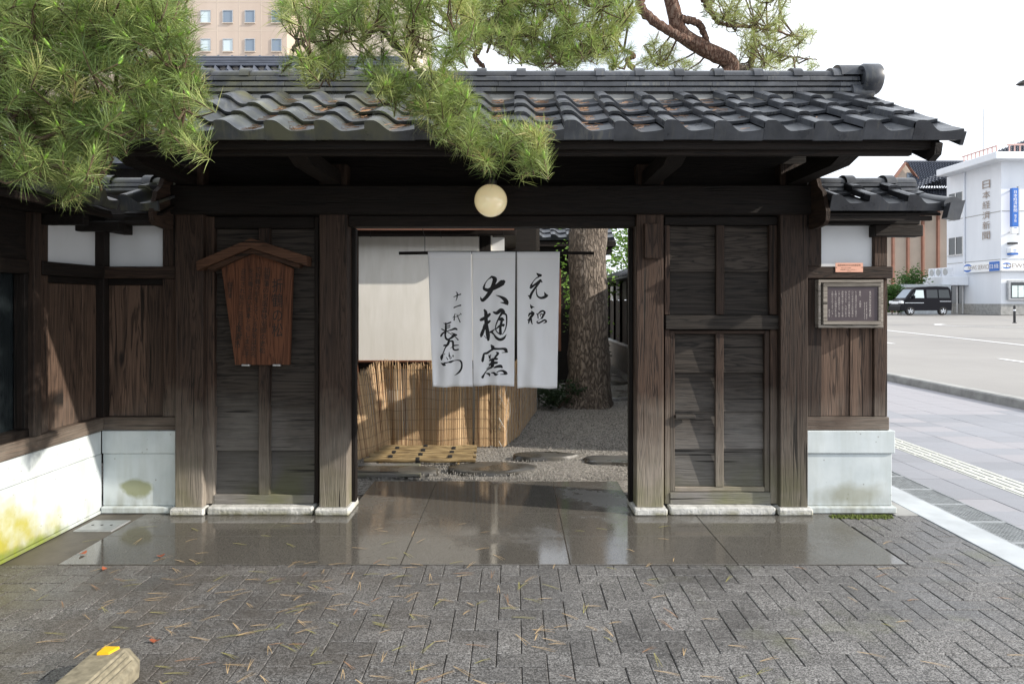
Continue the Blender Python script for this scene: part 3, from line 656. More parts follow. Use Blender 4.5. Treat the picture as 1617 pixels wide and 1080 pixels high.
# ------------------------------------------------------------------ ridge
def ridge(par, x0, x1, yc, layers, zc, r, step=.29, seed=0, cap_w=None):
    q = random.Random(seed)
    for hw, z0, z1 in layers:
        x = x0-q.uniform(0, step)
        while x < x1-.01:
            a, b = max(x, x0), min(x+step, x1)
            if b-a > .02:
                m = MB(); zt = q.uniform(-.0015, .0015)
                m.prism([(yc-hw+.022, z0), (yc+hw-.022, z0), (yc+hw-.020, z0+.006), (yc+hw, z0+.008+zt), (yc+hw-.003, z1-.011+zt), (yc+hw-.016, z1-.001), (yc-hw+.016, z1-.001), (yc-hw+.003, z1-.011+zt), (yc-hw, z0+.008+zt), (yc-hw+.020, z0+.006)], 'x', a+.0012, b-.0012)
                m.build('ridge_tile', 'roof_tile', par)
            x += step
    x = x0
    while x < x1-.05:
        b = min(x+step*.93, x1); m = MB(); arc = [(yc+r*math.cos(a), zc+r*.62*math.sin(a)) for a in np.linspace(0, math.pi, 11)]
        m.prism(arc[::-1], 'x', x+.001, b-.001); arc2 = [(yc+(r+.018)*math.cos(a), zc-.006+(r*.62+.024)*math.sin(a)) for a in np.linspace(0, math.pi, 11)]
        if x+.05 < x1: m.prism(arc2[::-1], 'x', x-.02, x+.045)
        m.build('ridge_cap', 'roof_tile', par, 45); x += step*.93
bx('ridge_bed', 'kerb_stone', roof, -2.66, 2.36, 4.76, 4.98, 2.76, 2.879, .01)
ridge(roof, -2.68, 2.37, YR, [(.130, 2.880, 2.920), (.116, 2.921, 2.963), (.102, 2.964, 3.008)], 3.009, .088, .292, 4)
def drum(par, x0, x1, yc, zc, r, name='ridge_end_tile'):
    m = MB(); m.lathe((x0, yc, zc), [(r*.62, .012), (r*.62, -.001), (r*.86, -.012), (r, .004), (r, x1-x0-.012), (r*.93, x1-x0), (.002, x1-x0)], 28, 'x')
    m.lathe((x0, yc, zc), [(.002, .013), (r*.62, .013)], 28, 'x'); return m.build(name, 'roof_tile', par, 45, True)
drum(roof, 2.372, 2.485, YR-.105, 2.975, .104)
m = MB(); arc = [(YR+.11*math.cos(a), 3.01+.095*math.sin(a)) for a in np.linspace(0, math.pi, 13)]; m.prism(arc[::-1], 'x', 2.24, 2.40); m.build('ridge_end_cap', 'roof_tile', roof, 45)
m = MB(); m.lathe((2.30, YR-.10, 2.885), [(.002, 0), (.055, 0), (.055, .14), (.045, .15), (.002, .15)], 20, 'x'); m.build('gable_round_tile', 'roof_tile', roof, 45)
# dry needles caught in the tile troughs
nl = MB(); q = random.Random(9)
for k in range(520):
    c = q.randrange(4, 15) if q.random() < .9 else q.randrange(0, 19); xl = 2.44-(c+1)*TW
    if c < 7 and q.random() < .75: continue
    u = q.gauss(.60, .09)*TW; r_ = q.randrange(4); v_ = q.uniform(.0, .75)*RUN; Yw = YE+r_*RUN+v_; x = xl+u
    z = zd(Yw)-.008+prof(min(max(u, 0), TW), TW)+.026+.025*(1-v_/.27)
    a = q.gauss(0, .7); Ln = q.uniform(.05, .09); dx, dy = math.cos(a)*Ln/2, math.sin(a)*Ln/2; w = .0013
    nl.add([(x-dx, Yw-dy, z-dy*SL-w), (x-dx, Yw-dy, z-dy*SL+w), (x+dx, Yw+dy, z+dy*SL+w), (x+dx, Yw+dy, z+dy*SL-w)], [(0, 1, 2, 3)])
    nl.add([(x-dx, Yw-dy-w, z-dy*SL), (x-dx, Yw-dy+w, z-dy*SL), (x+dx, Yw+dy+w, z+dy*SL), (x+dx, Yw+dy-w, z+dy*SL)], [(0, 1, 2, 3)])
tag(stuff(nl.build('dry_needles', 'needle_orange')), 'dry orange pine needles caught in the roof tile troughs', 'needles')
# ================================================================== WING WALLS
SM = {(e, d): tile_mesh(.247, .30, eave=e, end=d) for e in (0, 1) for d in (0, 1)}
class Wall:
    """wall built along u, outward distance d, so that the front wings and the side wall share one builder"""
    def __init__(s, root, kind, off): s.root, s.kind, s.off = root, kind, off
    def box(s, name, mat, u0, u1, d0, d1, z0, z1, c=.004, par=None):
        mat = mat.replace('_u', '_x' if s.kind == 'front' else '_y')
        if s.kind == 'front': return bx(name, mat, par or s.root, u0, u1, s.off-d1, s.off-d0, z0, z1, c)
        return bx(name, mat, par or s.root, s.off+d0, s.off+d1, u0, u1, z0, z1, c)
HZ = dict(pl=.048, base=.411, cap=.568, rail=.66, pl_top=1.572, sub=1.616, beam=1.699, top=1.985)
def wing(w, u0, u1, posts, planks, extra_cap=0.0, beam_ext=0.0, plate_ext=.19):
    w.box('plinth_foot', 'plinth', u0-.0, u1+extra_cap+.02, -.22, .045, 0, HZ['pl'], .008)
    w.box('plinth', 'plinth', u0, u1+extra_cap, -.21, .015, HZ['pl']+.001, HZ['base']-.003, .004)
    w.box('plinth_cap', 'plinth', u0, u1+extra_cap+.015, -.215, .03, HZ['base'], HZ['cap'], .005)
    w.box('rail', 'wood_u', u0, u1, -.12, .02, HZ['cap']+.002, HZ['rail'], .004)
    w.box('beam', 'wood_u', u0, u1+beam_ext, -.12, .03, HZ['sub']+.001, HZ['beam'], .004)
    w.box('sub_beam', 'dark_wood_u', posts[0][1]+.001, posts[-1][0]-.001, -.10, -.005, HZ['pl_top']+.001, HZ['sub'], .003)
    w.box('plaster_panel', 'plaster', posts[0][1]-.01, posts[-1][0]+.01, -.07, -.03, HZ['beam'], HZ['top'], 0)
    for a, b in posts: w.box('post', 'wood_z', a, b, -.11, .004, HZ['rail']+.001, HZ['sub'], .004); w.box('post', 'wood_z', a, b, -.11, .004, HZ['beam']+.001, HZ['top'], .004)
    for a, b in zip(planks[:-1], planks[1:]): w.box('plank', 'plank_z', a+.001, b-.001, -.075, -.022+.005*((hash((a, b)) % 3)-1), HZ['rail']+.001, HZ['pl_top'], .003)
    w.box('wall_plate', 'dark_wood_u', u0, u1+plate_ext, -.1, .06, HZ['top']+.001, HZ['top']+.075, .004)
YW = 4.83
rw = thing('wing_wall', 'timber and white plaster wing wall with bronze plaque and small tiled roof, street side', 'wall', (2.30, 4.9, 0))
xr = lambda px: X(px, YW)
wing(Wall(rw, 'front', YW), 2.016, xr(1402), [(2.016, xr(1297)), (xr(1380), xr(1401))], [xr(1297), xr(1344), xr(1380)], .02, .02)
wr = Wall(rw, 'front', YW)
lw = thing('wing_wall', 'short timber and plaster wing wall between the gate and stained side wall', 'wall', (-2.58, 4.9, 0))
wing(Wall(lw, 'front', YW), -2.843, -2.328, [(-2.843, -2.823), (X(257, YW), -2.328)], [-2.823, -2.70, -2.56, X(257, YW)], 0, 0, -.002)
bx('corner_post', 'dark_wood_z', lw, -2.91, -2.822, 4.79, 4.90, HZ['rail']+.001, HZ['top'], .004)
sw = thing('side_wall', 'long white plinth wall with timber boarding and dark window, stained yellow-green', 'wall', (-2.95, 3.4, 0))
wsd = Wall(sw, 'side', -2.853)
yy = lambda px: 2.853*F/(CX-px)
wsd.box('plinth_foot', 'plinth', -1.0, 4.80, -.22, .012, 0, .02, .004)
wsd.box('plinth', 'plinth', -1.0, 4.812, -.21, .004, .021, HZ['base']-.003, .004)
wsd.box('plinth_cap', 'plinth', -1.0, 4.797, -.215, .010, HZ['base'], HZ['cap'], .005)
wsd.box('rail', 'wood_u', -1.0, 4.807, -.12, .022, HZ['cap']+.002, HZ['rail'], .004)
wsd.box('beam', 'dark_wood_u', yy(60), 4.797, -.12, .03, HZ['sub']+.001, HZ['beam'], .004)
wsd.box('sub_beam', 'dark_wood_u', yy(76), 4.82, -.1, -.005, HZ['pl_top']+.001, HZ['sub'], .003)
wsd.box('plaster_panel', 'plaster', yy(74), 4.84, -.07, -.03, HZ['beam'], HZ['top'], 0)
wsd.box('post', 'wood_z', yy(60), yy(75), -.1, .006, HZ['rail']+.001, HZ['sub'], .004); wsd.box('post', 'wood_z', yy(61), yy(75), -.1, .006, HZ['beam']+.001, HZ['top'], .004)
wsd.box('post', 'wood_z', yy(46), yy(58), -.12, .03, HZ['rail']+.001, HZ['top'], .004)
ps = np.linspace(yy(75), 4.83, 4)
for a, b in zip(ps[:-1], ps[1:]): wsd.box('plank', 'plank_z', a+.001, b-.001, -.075, -.024, HZ['rail']+.001, HZ['pl_top'], .003)
win = wsd.box('window', 'glass_dark', 1.2, yy(47), -.10, -.075, HZ['rail']+.001, 1.70, 0)
wsd.box('window_frame', 'dark_wood_u', 1.2, yy(46.5), -.07, .0, HZ['rail']+.002, HZ['rail']+.05, .003, win); wsd.box('window_frame', 'dark_wood_u', 1.2, yy(46.5), -.07, .0, 1.62, 1.70, .003, win)
for a in (yy(40), 3.1, 2.2): wsd.box('window_frame', 'dark_wood_z', a, a+.045, -.07, -.005, HZ['rail']+.051, 1.619, .003, win)
wsd.box('upper_wall', 'dark_wood_u', -1, yy(47), -.1, -.02, 1.702, HZ['top'], 0)
wsd.box('boarding', 'board_u', -1, 1.19, -.1, -.02, HZ['rail']+.002, 1.70, 0)
wsd.box('wall_plate', 'dark_wood_u', -1, 4.76, -.1, .06, HZ['top']+.001, HZ['top']+.075, .004)
for a in (yy(74)-.03, 4.60): wsd.box('bracket', 'dark_wood_u', a-.03, a+.03, -.03, .26, HZ['top']-.065, HZ['top'], .004)
Wall(lw, 'front', YW).box('bracket', 'dark_wood_u', -2.72, -2.66, -.03, .24, HZ['top']-.065, HZ['top'], .004)
wr.box('bracket', 'dark_wood_u', xr(1380)-.02, xr(1450), -.05, .06, HZ['top']-.08, HZ['top']-.002, .004)
# small roofs
SLW = .42
def small_roof(par, kind, u0, ncol, d_out, ze, wallpos, end_last=False, side=1, rows=1):
    """kind front: eave faces -Y, columns along X from u0; kind side: eave faces +X, columns along Y"""
    th = math.atan(SLW); w = .247; ext = .40
    m = MB()
    if kind == 'front':
        ye = wallpos-d_out; x1 = u0+ncol*w
        m.prism([(ye+.03, ze-.012), (ye+ext, ze-.012+SLW*(ext-.03)), (ye+ext, ze+.004+SLW*(ext-.03)), (ye+.03, ze+.004)], 'x', u0, x1)
        rf_ = m.build('roof', 'dark_wood_y', par)
        m = MB(); yb = 2*(ye+ext)-.0; m.prism([(ye+ext+.002, ze-.012+SLW*(ext-.03)), (yb-.03, ze-.012), (yb-.03, ze+.004), (ye+ext+.002, ze+.004+SLW*(ext-.03))], 'x', u0, x1); m.build('rear_boarding', 'dark_wood_y', rf_)
        bx('fascia', 'dark_wood_x', rf_, u0, x1-.06, ye+.02, ye+.05, ze-.045, ze-.014, .003)
        for c in range(ncol):
            for r_ in range(2):
                me = SM[(int(r_ == 0), 0)]; link('tile', me, 'roof_tile', rf_, (u0+c*w, ye+r_*.235, ze+.022+SLW*r_*.235), (th, 0, 0))
            link('tile', SM[(1, 0)], 'roof_tile', rf_, (u0+(c+1)*w, yb, ze+.022), (th, 0, math.pi))
    else:
        xe = wallpos+d_out; y1 = u0+ncol*w
        m.prism([(xe-.03, ze-.012), (xe-ext, ze-.012+SLW*(ext-.03)), (xe-ext, ze+.004+SLW*(ext-.03)), (xe-.03, ze+.004)], 'y', u0, y1)
        rf_ = m.build('roof', 'dark_wood_x', par)
        m = MB(); xb = 2*(xe-ext); m.prism([(xe-ext-.002, ze-.012+SLW*(ext-.03)), (xb+.03, ze-.012), (xb+.03, ze+.004), (xe-ext-.002, ze+.004+SLW*(ext-.03))], 'y', u0, y1); m.build('rear_boarding', 'dark_wood_x', rf_)
        bx('fascia', 'dark_wood_y', rf_, xe-.05, xe-.02, u0, y1, ze-.045, ze-.014, .003)
        for c in range(ncol):
            for r_ in range(2): link('tile', SM[(int(r_ == 0), 0)], 'roof_tile', rf_, (xe-r_*.235, u0+c*w, ze+.022+SLW*r_*.235), (th, 0, math.pi/2))
    return rf_
ZE = 2.030
rr_ = small_roof(rw, 'front', 2.045, 3, .31, ZE, YW)
ridge(rr_, 2.05, 2.80, 4.92, [(.105, 2.215, 2.247), (.088, 2.248, 2.282)], 2.283, .075, .30, 8)
m = MB(); n = 9                                   # curled verge tile at the open end
for k in range(n):
    t_ = k/(n-1); y = 4.92-t_*.44; z = 2.25-.42*t_*.40+.03*(t_**3); r_ = .050+.012*t_
    m.v += [(2.775+.05*t_*t_+r_*math.cos(a), y, z-.03+r_*.8*math.sin(a)) for a in np.linspace(-.5, math.pi+.3, 9)]
m.f = [(i*9+k, i*9+k+1, (i+1)*9+k+1, (i+1)*9+k) for i in range(n-1) for k in range(8)]+[tuple(range(9))[::-1], tuple((n-1)*9+k for k in range(9))]
m.build('verge_tile', 'roof_tile', rr_, 45)
m = MB(); m.prism([(X(1491, 4.47), Z(345, 4.47)), (X(1511, 4.47), Z(348, 4.47)), (X(1520, 4.47), Z(317, 4.47)), (X(1497, 4.47), Z(321, 4.47))], 'y', 4.44, 4.50); m.build('verge_end_tile', 'roof_tile', rr_)
def cloud_board(par, x0, x1, ys):                 # carved end board of the wing roof
    pts = [(0, 2.31), (-.06, 2.315), (-.12, 2.28), (-.15, 2.22), (-.21, 2.18), (-.24, 2.10), (-.27, 2.04), (-.26, 1.98), (-.22, 1.955), (-.08, 1.945), (0, 1.95)]
    m = MB(); m.prism([(ys+a, z) for a, z in pts], 'x', x0, x1); return m.build('carved_end_board', 'wood_y', par)
cloud_board(rr_, 2.016, 2.043, YW-.06)
lr_ = small_roof(lw, 'front', -2.55, 1, .31, ZE, YW); cloud_board(lr_, -2.365, -2.335, YW-.06)
ridge(lr_, -2.85, -2.30, 4.92, [(.105, 2.215, 2.247), (.088, 2.248, 2.282)], 2.283, .075, .30, 12)
sr_ = small_roof(sw, 'side', 4.45-20*.247, 20, .31, ZE, -2.853)
# ================================================================== THINGS AT THE GATE
# --- globe lamp
gl = thing('globe_lamp', 'round cream opal glass globe lamp hanging from the gate lintel', 'lamp', (X(775, 4.55), 4.55, Z(345, 4.55)))
c = P(775, 317, 4.55); m = MB(); r = 26*4.55/F; m.lathe(c, [(max(r*math.sin(a), .0008), -r*math.cos(a)) for a in np.linspace(0, math.pi, 22)], 36); m.build('globe', 'opal_glass', gl, 60)
m = MB(); m.lathe((c.x, c.y, c.z+r-.008), [(.035, 0), (.04, .006), (.04, .03), (.012, .04), (.012, .2)], 18); m.build('fitting', 'dark_metal', gl, 40)
m = MB(); m.tube([(c.x, c.y, c.z+r+.19), (c.x, c.y+.16, c.z+r+.195), (c.x, 4.75, c.z+r+.17)], .011, 8); m.build('bracket', 'dark_metal', gl, 40)
# --- noren
YN = 5.28
def cloth_y(x, z):                                # gentle drape, deeper towards the hem
    top = Z(400, YN); h = top-z
    return YN+.020*h*math.sin(x*21+1.2*h)+.010*h*math.sin(x*47+2.0+3*h)+.012*math.sin(h*3.0+x*4)*h+.004*math.sin(x*33-h*19)*min(1, h*2)
nr = thing('noren_curtain', 'white three-panel shop curtain with black brush calligraphy hung in the gateway', 'curtain', (X(784, YN), YN, Z(612, YN)))
m = MB(); za = Z(400, YN); m.tube([(X(630, YN), YN, za), (X(700, YN), YN, za+.004), (X(800, YN), YN, za+.006), (X(938, YN), YN, za)], .012, 10); m.build('rod', 'dark_wood_x', nr, 40)
for px in (671, 897):
    m = MB(); m.tube([(X(px, YN), YN, za+.012), (X(px, YN), YN-.005, za+.12), (X(px, YN), 5.10, Z(356, 5.10))], .0022, 6); m.build('hanging_wire', 'dark_metal', nr)
PAN = [((676, 744.5), (683, 746)), ((745.5, 814), (747, 812)), ((816, 884), (817, 880))]
HEM = [611, 609, 612.5]
panels = []
for k, ((a, b), (c_, d_)) in enumerate(PAN):
    m = MB(); nu, nv = 28, 44
    for j in range(nv+1):
        t_ = j/nv; py = 398+(HEM[k]-398)*t_
        for i in range(nu+1):
            s_ = i/nu; px = (a+(b-a)*s_)*(1-t_)+(c_+(d_-c_)*s_)*t_; x, z = X(px, YN), Z(py+1.2*math.sin(s_*7+k)*t_, YN)
            m.v.append((x, cloth_y(x, z)-.014*(1-min(1, t_*9))+.006*math.sin(14*s_+k*2)*t_, z))
    w = nu+1; m.f = [(j*w+i, (j+1)*w+i, (j+1)*w+i+1, j*w+i+1) for j in range(nv) for i in range(nu)]
    me_c = m.build('panel', 'cloth', nr, 180); md = me_c.modifiers.new('thickness', 'SOLIDIFY'); md.thickness = .0012; md.offset = 1
    panels.append(me_c)
    for py, hh in ((409, .9), (HEM[k]-3.2, .5)):
        pts = []; hemo = MB()
        for i in range(nu+1):
            s_ = i/nu; t_ = (py-398)/(HEM[k]-398); px = (a+(b-a)*s_)*(1-t_)+(c_+(d_-c_)*s_)*t_; x, z = X(px, YN), Z(py+1.2*math.sin(s_*7+k)*t_, YN)
            pts.append((x, cloth_y(x, z)-.014*(1-min(1, t_*9))+.006*math.sin(14*s_+k*2)*t_-.001, z))
        hemo.tube(pts, .0013, 4); hemo.build('seam', 'blind_cloth', me_c)
ST = {
 1: ((745, 420), 15.43, [[(300,560,70),(400,592,90),(520,540,110),(640,480,120),(740,410,140),(772,388,95)], [(495,265,50),(560,325,110),(525,450,90),(470,590,100),(400,700,95),(330,785,85),(262,838,75),(222,795,40),(218,755,12)],
   [(290,530,55),(330,420,25),(400,330,20),(490,262,50)], [(590,715,12),(700,752,50),(800,815,95),(852,890,95),(866,935,45)], [(850,915,70),(780,900,45),(700,890,12)]]),
 2: ((745, 480), 15.43, [[(310,150,50),(340,210,80),(345,350,90),(350,480,85),(372,620,90),(392,760,100),(400,875,60)], [(225,385,75),(300,352,80),(390,292,75),(435,250,60)], [(340,485,70),(400,445,70),(440,415,45)], [(330,520,55),(280,640,75),(240,745,80),(228,790,45)],
   [(300,490,18),(270,580,22)], [(300,770,12),(350,840,16)], [(530,200,40),(610,222,80),(700,155,90),(750,165,90),(795,190,40)], [(745,215,70),(680,310,40),(620,430,35),(580,560,25),(600,660,25),(680,730,28),(730,735,16)],
   [(775,225,60),(838,270,42),(850,400,36),(838,540,30),(800,660,25),(748,738,16)], [(675,375,60),(730,370,95),(775,392,40)], [(735,390,60),(715,480,60),(698,560,60),(700,720,70)], [(600,605,18),(680,535,55),(775,510,60)], [(765,520,30),(778,550,16)],
   [(660,555,20),(560,615,18),(490,668,45),(450,690,45)], [(480,685,55),(540,745,36),(600,822,60),(690,865,70),(780,830,60),(845,740,8)]]),
 3: ((745, 535), 15.43, [[(468,150,25),(512,210,95),(540,235,50)], [(500,240,60),(640,242,48),(760,242,55),(820,265,85),(850,315,55)], [(865,325,35),(735,335,12)], [(520,248,50),(440,300,45),(370,350,55),(300,368,45),(280,440,58),(262,535,62),(262,562,30)],
   [(415,405,25),(438,470,50)], [(465,380,10),(448,430,30)], [(600,325,30),(640,350,55),(590,420,48),(555,475,40)], [(435,530,40),(520,492,50),(615,482,50)], [(510,510,80),(500,650,90)], [(430,632,45),(520,590,65),(615,572,50)],
   [(540,700,25),(620,668,60),(700,660,75),(738,692,40)], [(490,690,50),(400,742,30),(340,805,24),(290,885,40),(260,940,60)], [(440,660,14),(360,740,16)], [(340,845,14),(415,865,60),(430,905,30)], [(470,830,16),(540,828,50),(580,860,65),(645,852,14)],
   [(610,812,20),(680,772,30),(760,778,50),(820,828,75),(855,850,40)], [(835,862,38),(690,858,10)]]),
 4: ((820, 420), 18, [[(500,215,30),(560,265,90),(605,270,75)], [(550,310,40),(460,370,25),(380,470,26),(330,570,60)], [(330,610,80),(420,550,60),(520,480,70),(600,415,75)], [(595,420,70),(645,460,30)], [(575,465,50),(480,590,60),(400,700,62),(335,815,70),(312,915,60)], [(245,838,12),(300,865,65)],
   [(490,650,22),(485,750,30),(520,860,42),(610,910,60),(710,890,80),(785,845,75),(822,840,16)], [(712,745,12),(752,830,85)]]),
 5: ((820, 470), 18, [[(315,195,14),(340,260,60),(355,305,40)], [(340,255,60),(425,275,14)], [(350,385,30),(390,450,80)], [(395,440,70),(300,462,58),(268,525,35)], [(405,468,60),(340,540,70),(290,620,60),(230,645,10)], [(290,620,60),(265,725,34)], [(330,600,60),(350,700,40),(370,750,22)], [(485,455,14),(520,482,36),(535,590,28)],
   [(530,470,25),(600,402,50),(670,378,50),(722,420,55),(690,490,60),(638,585,52)], [(590,490,25),(630,462,30),(672,485,30)], [(590,490,25),(600,540,18)], [(640,570,20),(540,650,10),(502,680,28)], [(500,690,35),(540,722,50),(620,690,45),(700,642,50),(752,652,50),(760,692,45),(675,732,8)]]),
 6: ((685, 450), 18, [[(572,342,22),(660,302,30),(765,265,35)], [(635,195,14),(670,250,35),(660,370,30),(628,455,10)], [(575,645,35),(670,605,28),(765,578,42)], [(605,820,20),(580,890,26),(535,938,8)], [(588,895,30),(578,1000,36)], [(610,912,14),(680,882,20),(738,852,20)], [(655,830,12),(690,920,25),(752,1055,28)], [(748,800,8),(778,832,34)]]),
 7: ((685, 500), 18, [[(280,190,16),(380,202,42),(480,160,40)], [(345,190,50),(345,400,62)], [(380,270,25),(460,248,36)], [(380,325,25),(460,300,28)], [(390,405,25),(500,375,40),(600,342,62),(658,362,45)], [(220,355,30),(320,400,36)], [(320,430,40),(240,490,50),(200,550,55)], [(345,400,70),(325,520,50),(350,620,60),(415,660,60)], [(405,655,45),(500,600,60),(580,530,80),(645,520,50)],
   [(390,430,24),(530,525,20)], [(495,450,8),(590,505,60)], [(600,560,20),(695,655,36)], [(440,670,60),(400,780,70),(330,880,36),(258,1060,34)], [(290,820,50),(390,800,40)], [(455,695,40),(540,712,60),(545,860,52),(560,930,50),(620,950,40),(700,928,42)], [(570,822,42),(708,803,22)], [(530,860,22),(460,910,6)]]),
 8: ((685, 540), 18, [[(262,335,30),(222,430,88),(215,510,35)], [(290,355,24),(325,325,8)], [(435,288,12),(440,400,46)], [(362,435,20),(402,500,24)], [(478,410,20),(490,460,26),(455,488,14)], [(435,405,24),(450,462,14)], [(545,368,12),(545,408,44)], [(208,605,26),(280,640,80),(325,655,40)],
   [(300,600,50),(400,580,30),(480,565,60),(580,530,25),(700,515,32),(770,540,52),(800,620,50),(790,740,50),(730,840,52),(650,910,30),(580,952,6)]])}
def panel_y(px, py, k):
    (a, b), (c_, d_) = PAN[k]; t_ = min(max((py-398)/(HEM[k]-398), 0), 1); s_ = (px-(a+(c_-a)*t_))/((b-a)*(1-t_)+(d_-c_)*t_)
    x, z = X(px, YN), Z(py, YN); return cloth_y(x, z)-.014*(1-min(1, t_*9))+.006*math.sin(14*s_+k*2)*t_
def brush(mb, pts, org, sc, k, lay):
    P_ = np.array(pts, float); n = len(P_); out = []
    for i in range(n-1):
        p0, p1, p2, p3 = P_[max(i-1, 0)], P_[i], P_[i+1], P_[min(i+2, n-1)]
        for t_ in np.linspace(0, 1, 9)[:-1 if i < n-2 else None]:
            out.append(.5*((2*p1)+(-p0+p2)*t_+(2*p0-5*p1+4*p2-p3)*t_**2+(-p0+3*p1-3*p2+p3)*t_**3))
    out = np.array(out); L_, R_ = [], []
    for i, p in enumerate(out):
        d = out[min(i+1, len(out)-1)][:2]-out[max(i-1, 0)][:2]; d /= max(np.hypot(*d), 1e-6); nn = np.array((-d[1], d[0]))*max(p[2], 6)/2
        L_.append(p[:2]+nn); R_.append(p[:2]-nn)
    def cap(p, d, w): a0 = math.atan2(d[1], d[0]); return [p+np.array((math.cos(a0+b), math.sin(a0+b)))*w/2 for b in np.linspace(math.pi/2, -math.pi/2, 7)[1:-1]]
    d1 = out[-1][:2]-out[-2][:2]; d0 = out[0][:2]-out[1][:2]
    def W3(q): px, py = org[0]+q[0]/sc, org[1]+q[1]/sc; return (X(px, YN), panel_y(px, py, k)-.0022-lay*.00012, Z(py, YN))
    o = len(mb.v); m_ = len(out); mb.v += [W3(q) for q in L_]+[W3(q) for q in R_]
    mb.f += [(o+i, o+i+1, o+m_+i+1, o+m_+i) for i in range(m_-1)]
    for pe, de, li in ((out[-1], d1, m_-1), (out[0], d0, 0)):
        de = de/max(np.hypot(*de), 1e-6); cp = cap(pe[:2], de, max(pe[2], 6)); o2 = len(mb.v); mb.v += [W3(q) for q in cp]
        f_ = [o+li]+[o2+i for i in range(len(cp))]+[o+m_+li]; mb.f.append(tuple(f_))
def char(k, *srcs):
    m = MB(); lay = 0
    for s_, a, b in srcs:
        org, sc, strokes = ST[s_]
        for pts in strokes[a:b]: brush(m, pts, org, sc, k, lay); lay += 1
    m.build('brush_character', 'ink', panels[k])
for s_ in (1, 2, 3): char(1, (s_, 0, 99))
for s_ in (4, 5): char(2, (s_, 0, 99))
char(0, (6, 0, 2)); char(0, (6, 2, 3)); char(0, (6, 3, 99)); char(0, (7, 0, 12)); char(0, (7, 12, 99), (8, 0, 2)); char(0, (8, 2, 99))
# --- notice board with its own little roof
YB = 4.775
nb = thing('notice_board', 'tapered red-brown timber notice board with gabled top hung on the gate panel', 'notice board', (X(415, YB), YB, Z(576, YB)))
bxp = lambda px: X(px, YB); bzp = lambda py: Z(py, YB)
m = MB(); m.prism([(bxp(371.5), bzp(576)), (bxp(457), bzp(576)), (bxp(462), bzp(424)), (bxp(401), bzp(397)), (bxp(350), bzp(424))], 'y', YB, YB+.028); board = m.build('board', 'sign_wood', nb)
m = MB(); m.prism([(bxp(317), bzp(414)), (bxp(402), bzp(378)), (bxp(489.5), bzp(406)), (bxp(489), bzp(421)), (bxp(401), bzp(393)), (bxp(318), bzp(428))], 'y', YB-.07, YB+.04); hood = m.build('hood', 'sign_roof_wood', nb)
m = MB(); m.prism([(bxp(332), bzp(423)), (bxp(401), bzp(394)), (bxp(478), bzp(418.5)), (bxp(474), bzp(424)), (bxp(401), bzp(401)), (bxp(336), bzp(429))], 'y', YB-.045, YB+.035); m.build('hood_moulding', 'sign_roof_wood', hood)
for px in (388, 437): bx('metal_clip', 'steel', nb, bxp(px-6), bxp(px+6), YB-.008, YB+.03, bzp(578), bzp(575), .002)
def letter(par, mat, body, px, py, w, h, Y, vertical=True):
    me = text_fit(body, w*Y/F if w else None, h*Y/F if h else None, vertical)
    return link('lettering', me, mat, par, P(px, py, Y), (R(90), 0, 0))
for body, px, py, w, h in (('折鶴の松', 438, 486, 17, 92), ('加賀藩の名医森快安邸の老松', 418, 490, 9.5, 136), ('で折鶴の形をしている快安は幼名', 404, 493, 8.5, 142), ('を元庵と云い大本と号しまた子', 393, 494, 8.5, 140), ('召出され知行二百石を受く', 381, 485, 8.5, 120), ('加賀藩', 363, 458, 7, 26), ('金沢市', 376, 531, 9, 38)):
    o = letter(board, 'carved_ink', body, px, py, w, h, YB-.0015)
    if px < 420: o.rotation_euler = (R(90), R(3.5), 0)
# --- bronze information plaque and small copper plate
YP = 4.79
pq = thing('information_plaque', 'dark bronze plaque in a silvered timber frame on the wing wall', 'plaque', (X(1341, YP), YP+.02, Z(518, YP)))
ax = lambda px: X(px, YP); az = lambda py: Z(py, YP)
for a in ((1290, 1392, 442, 446.5), (1290, 1392, 513, 517.5)): bx('outer_frame', 'silver_wood', pq, ax(a[0]), ax(a[1]), YP-.025, YP+.034, az(a[3]), az(a[2]), .002)
for a in ((1290, 1294), (1388, 1392)): bx('outer_frame', 'silver_wood', pq, ax(a[0]), ax(a[1]), YP-.024, YP+.034, az(512.8), az(446.7), .002)
bx('backing', 'silver_wood', pq, ax(1294.2), ax(1387.8), YP+.008, YP+.034, az(512.8), az(446.7), 0)
for a in ((1296.5, 1387, 447.5, 453), (1296.5, 1387, 507, 512)): bx('inner_frame', 'silver_wood', pq, ax(a[0]), ax(a[1]), YP-.036, YP+.006, az(a[3]), az(a[2]), .002)
for a in ((1296.5, 1303), (1383, 1387)): bx('inner_frame', 'silver_wood', pq, ax(a[0]), ax(a[1]), YP-.035, YP+.006, az(506.8), az(453.2), .002)
plate = bx('plate', 'bronze', pq, ax(1303.2), ax(1382.8), YP-.028, YP+.006, az(506.8), az(453.2), .001)
yl = YP-.0292
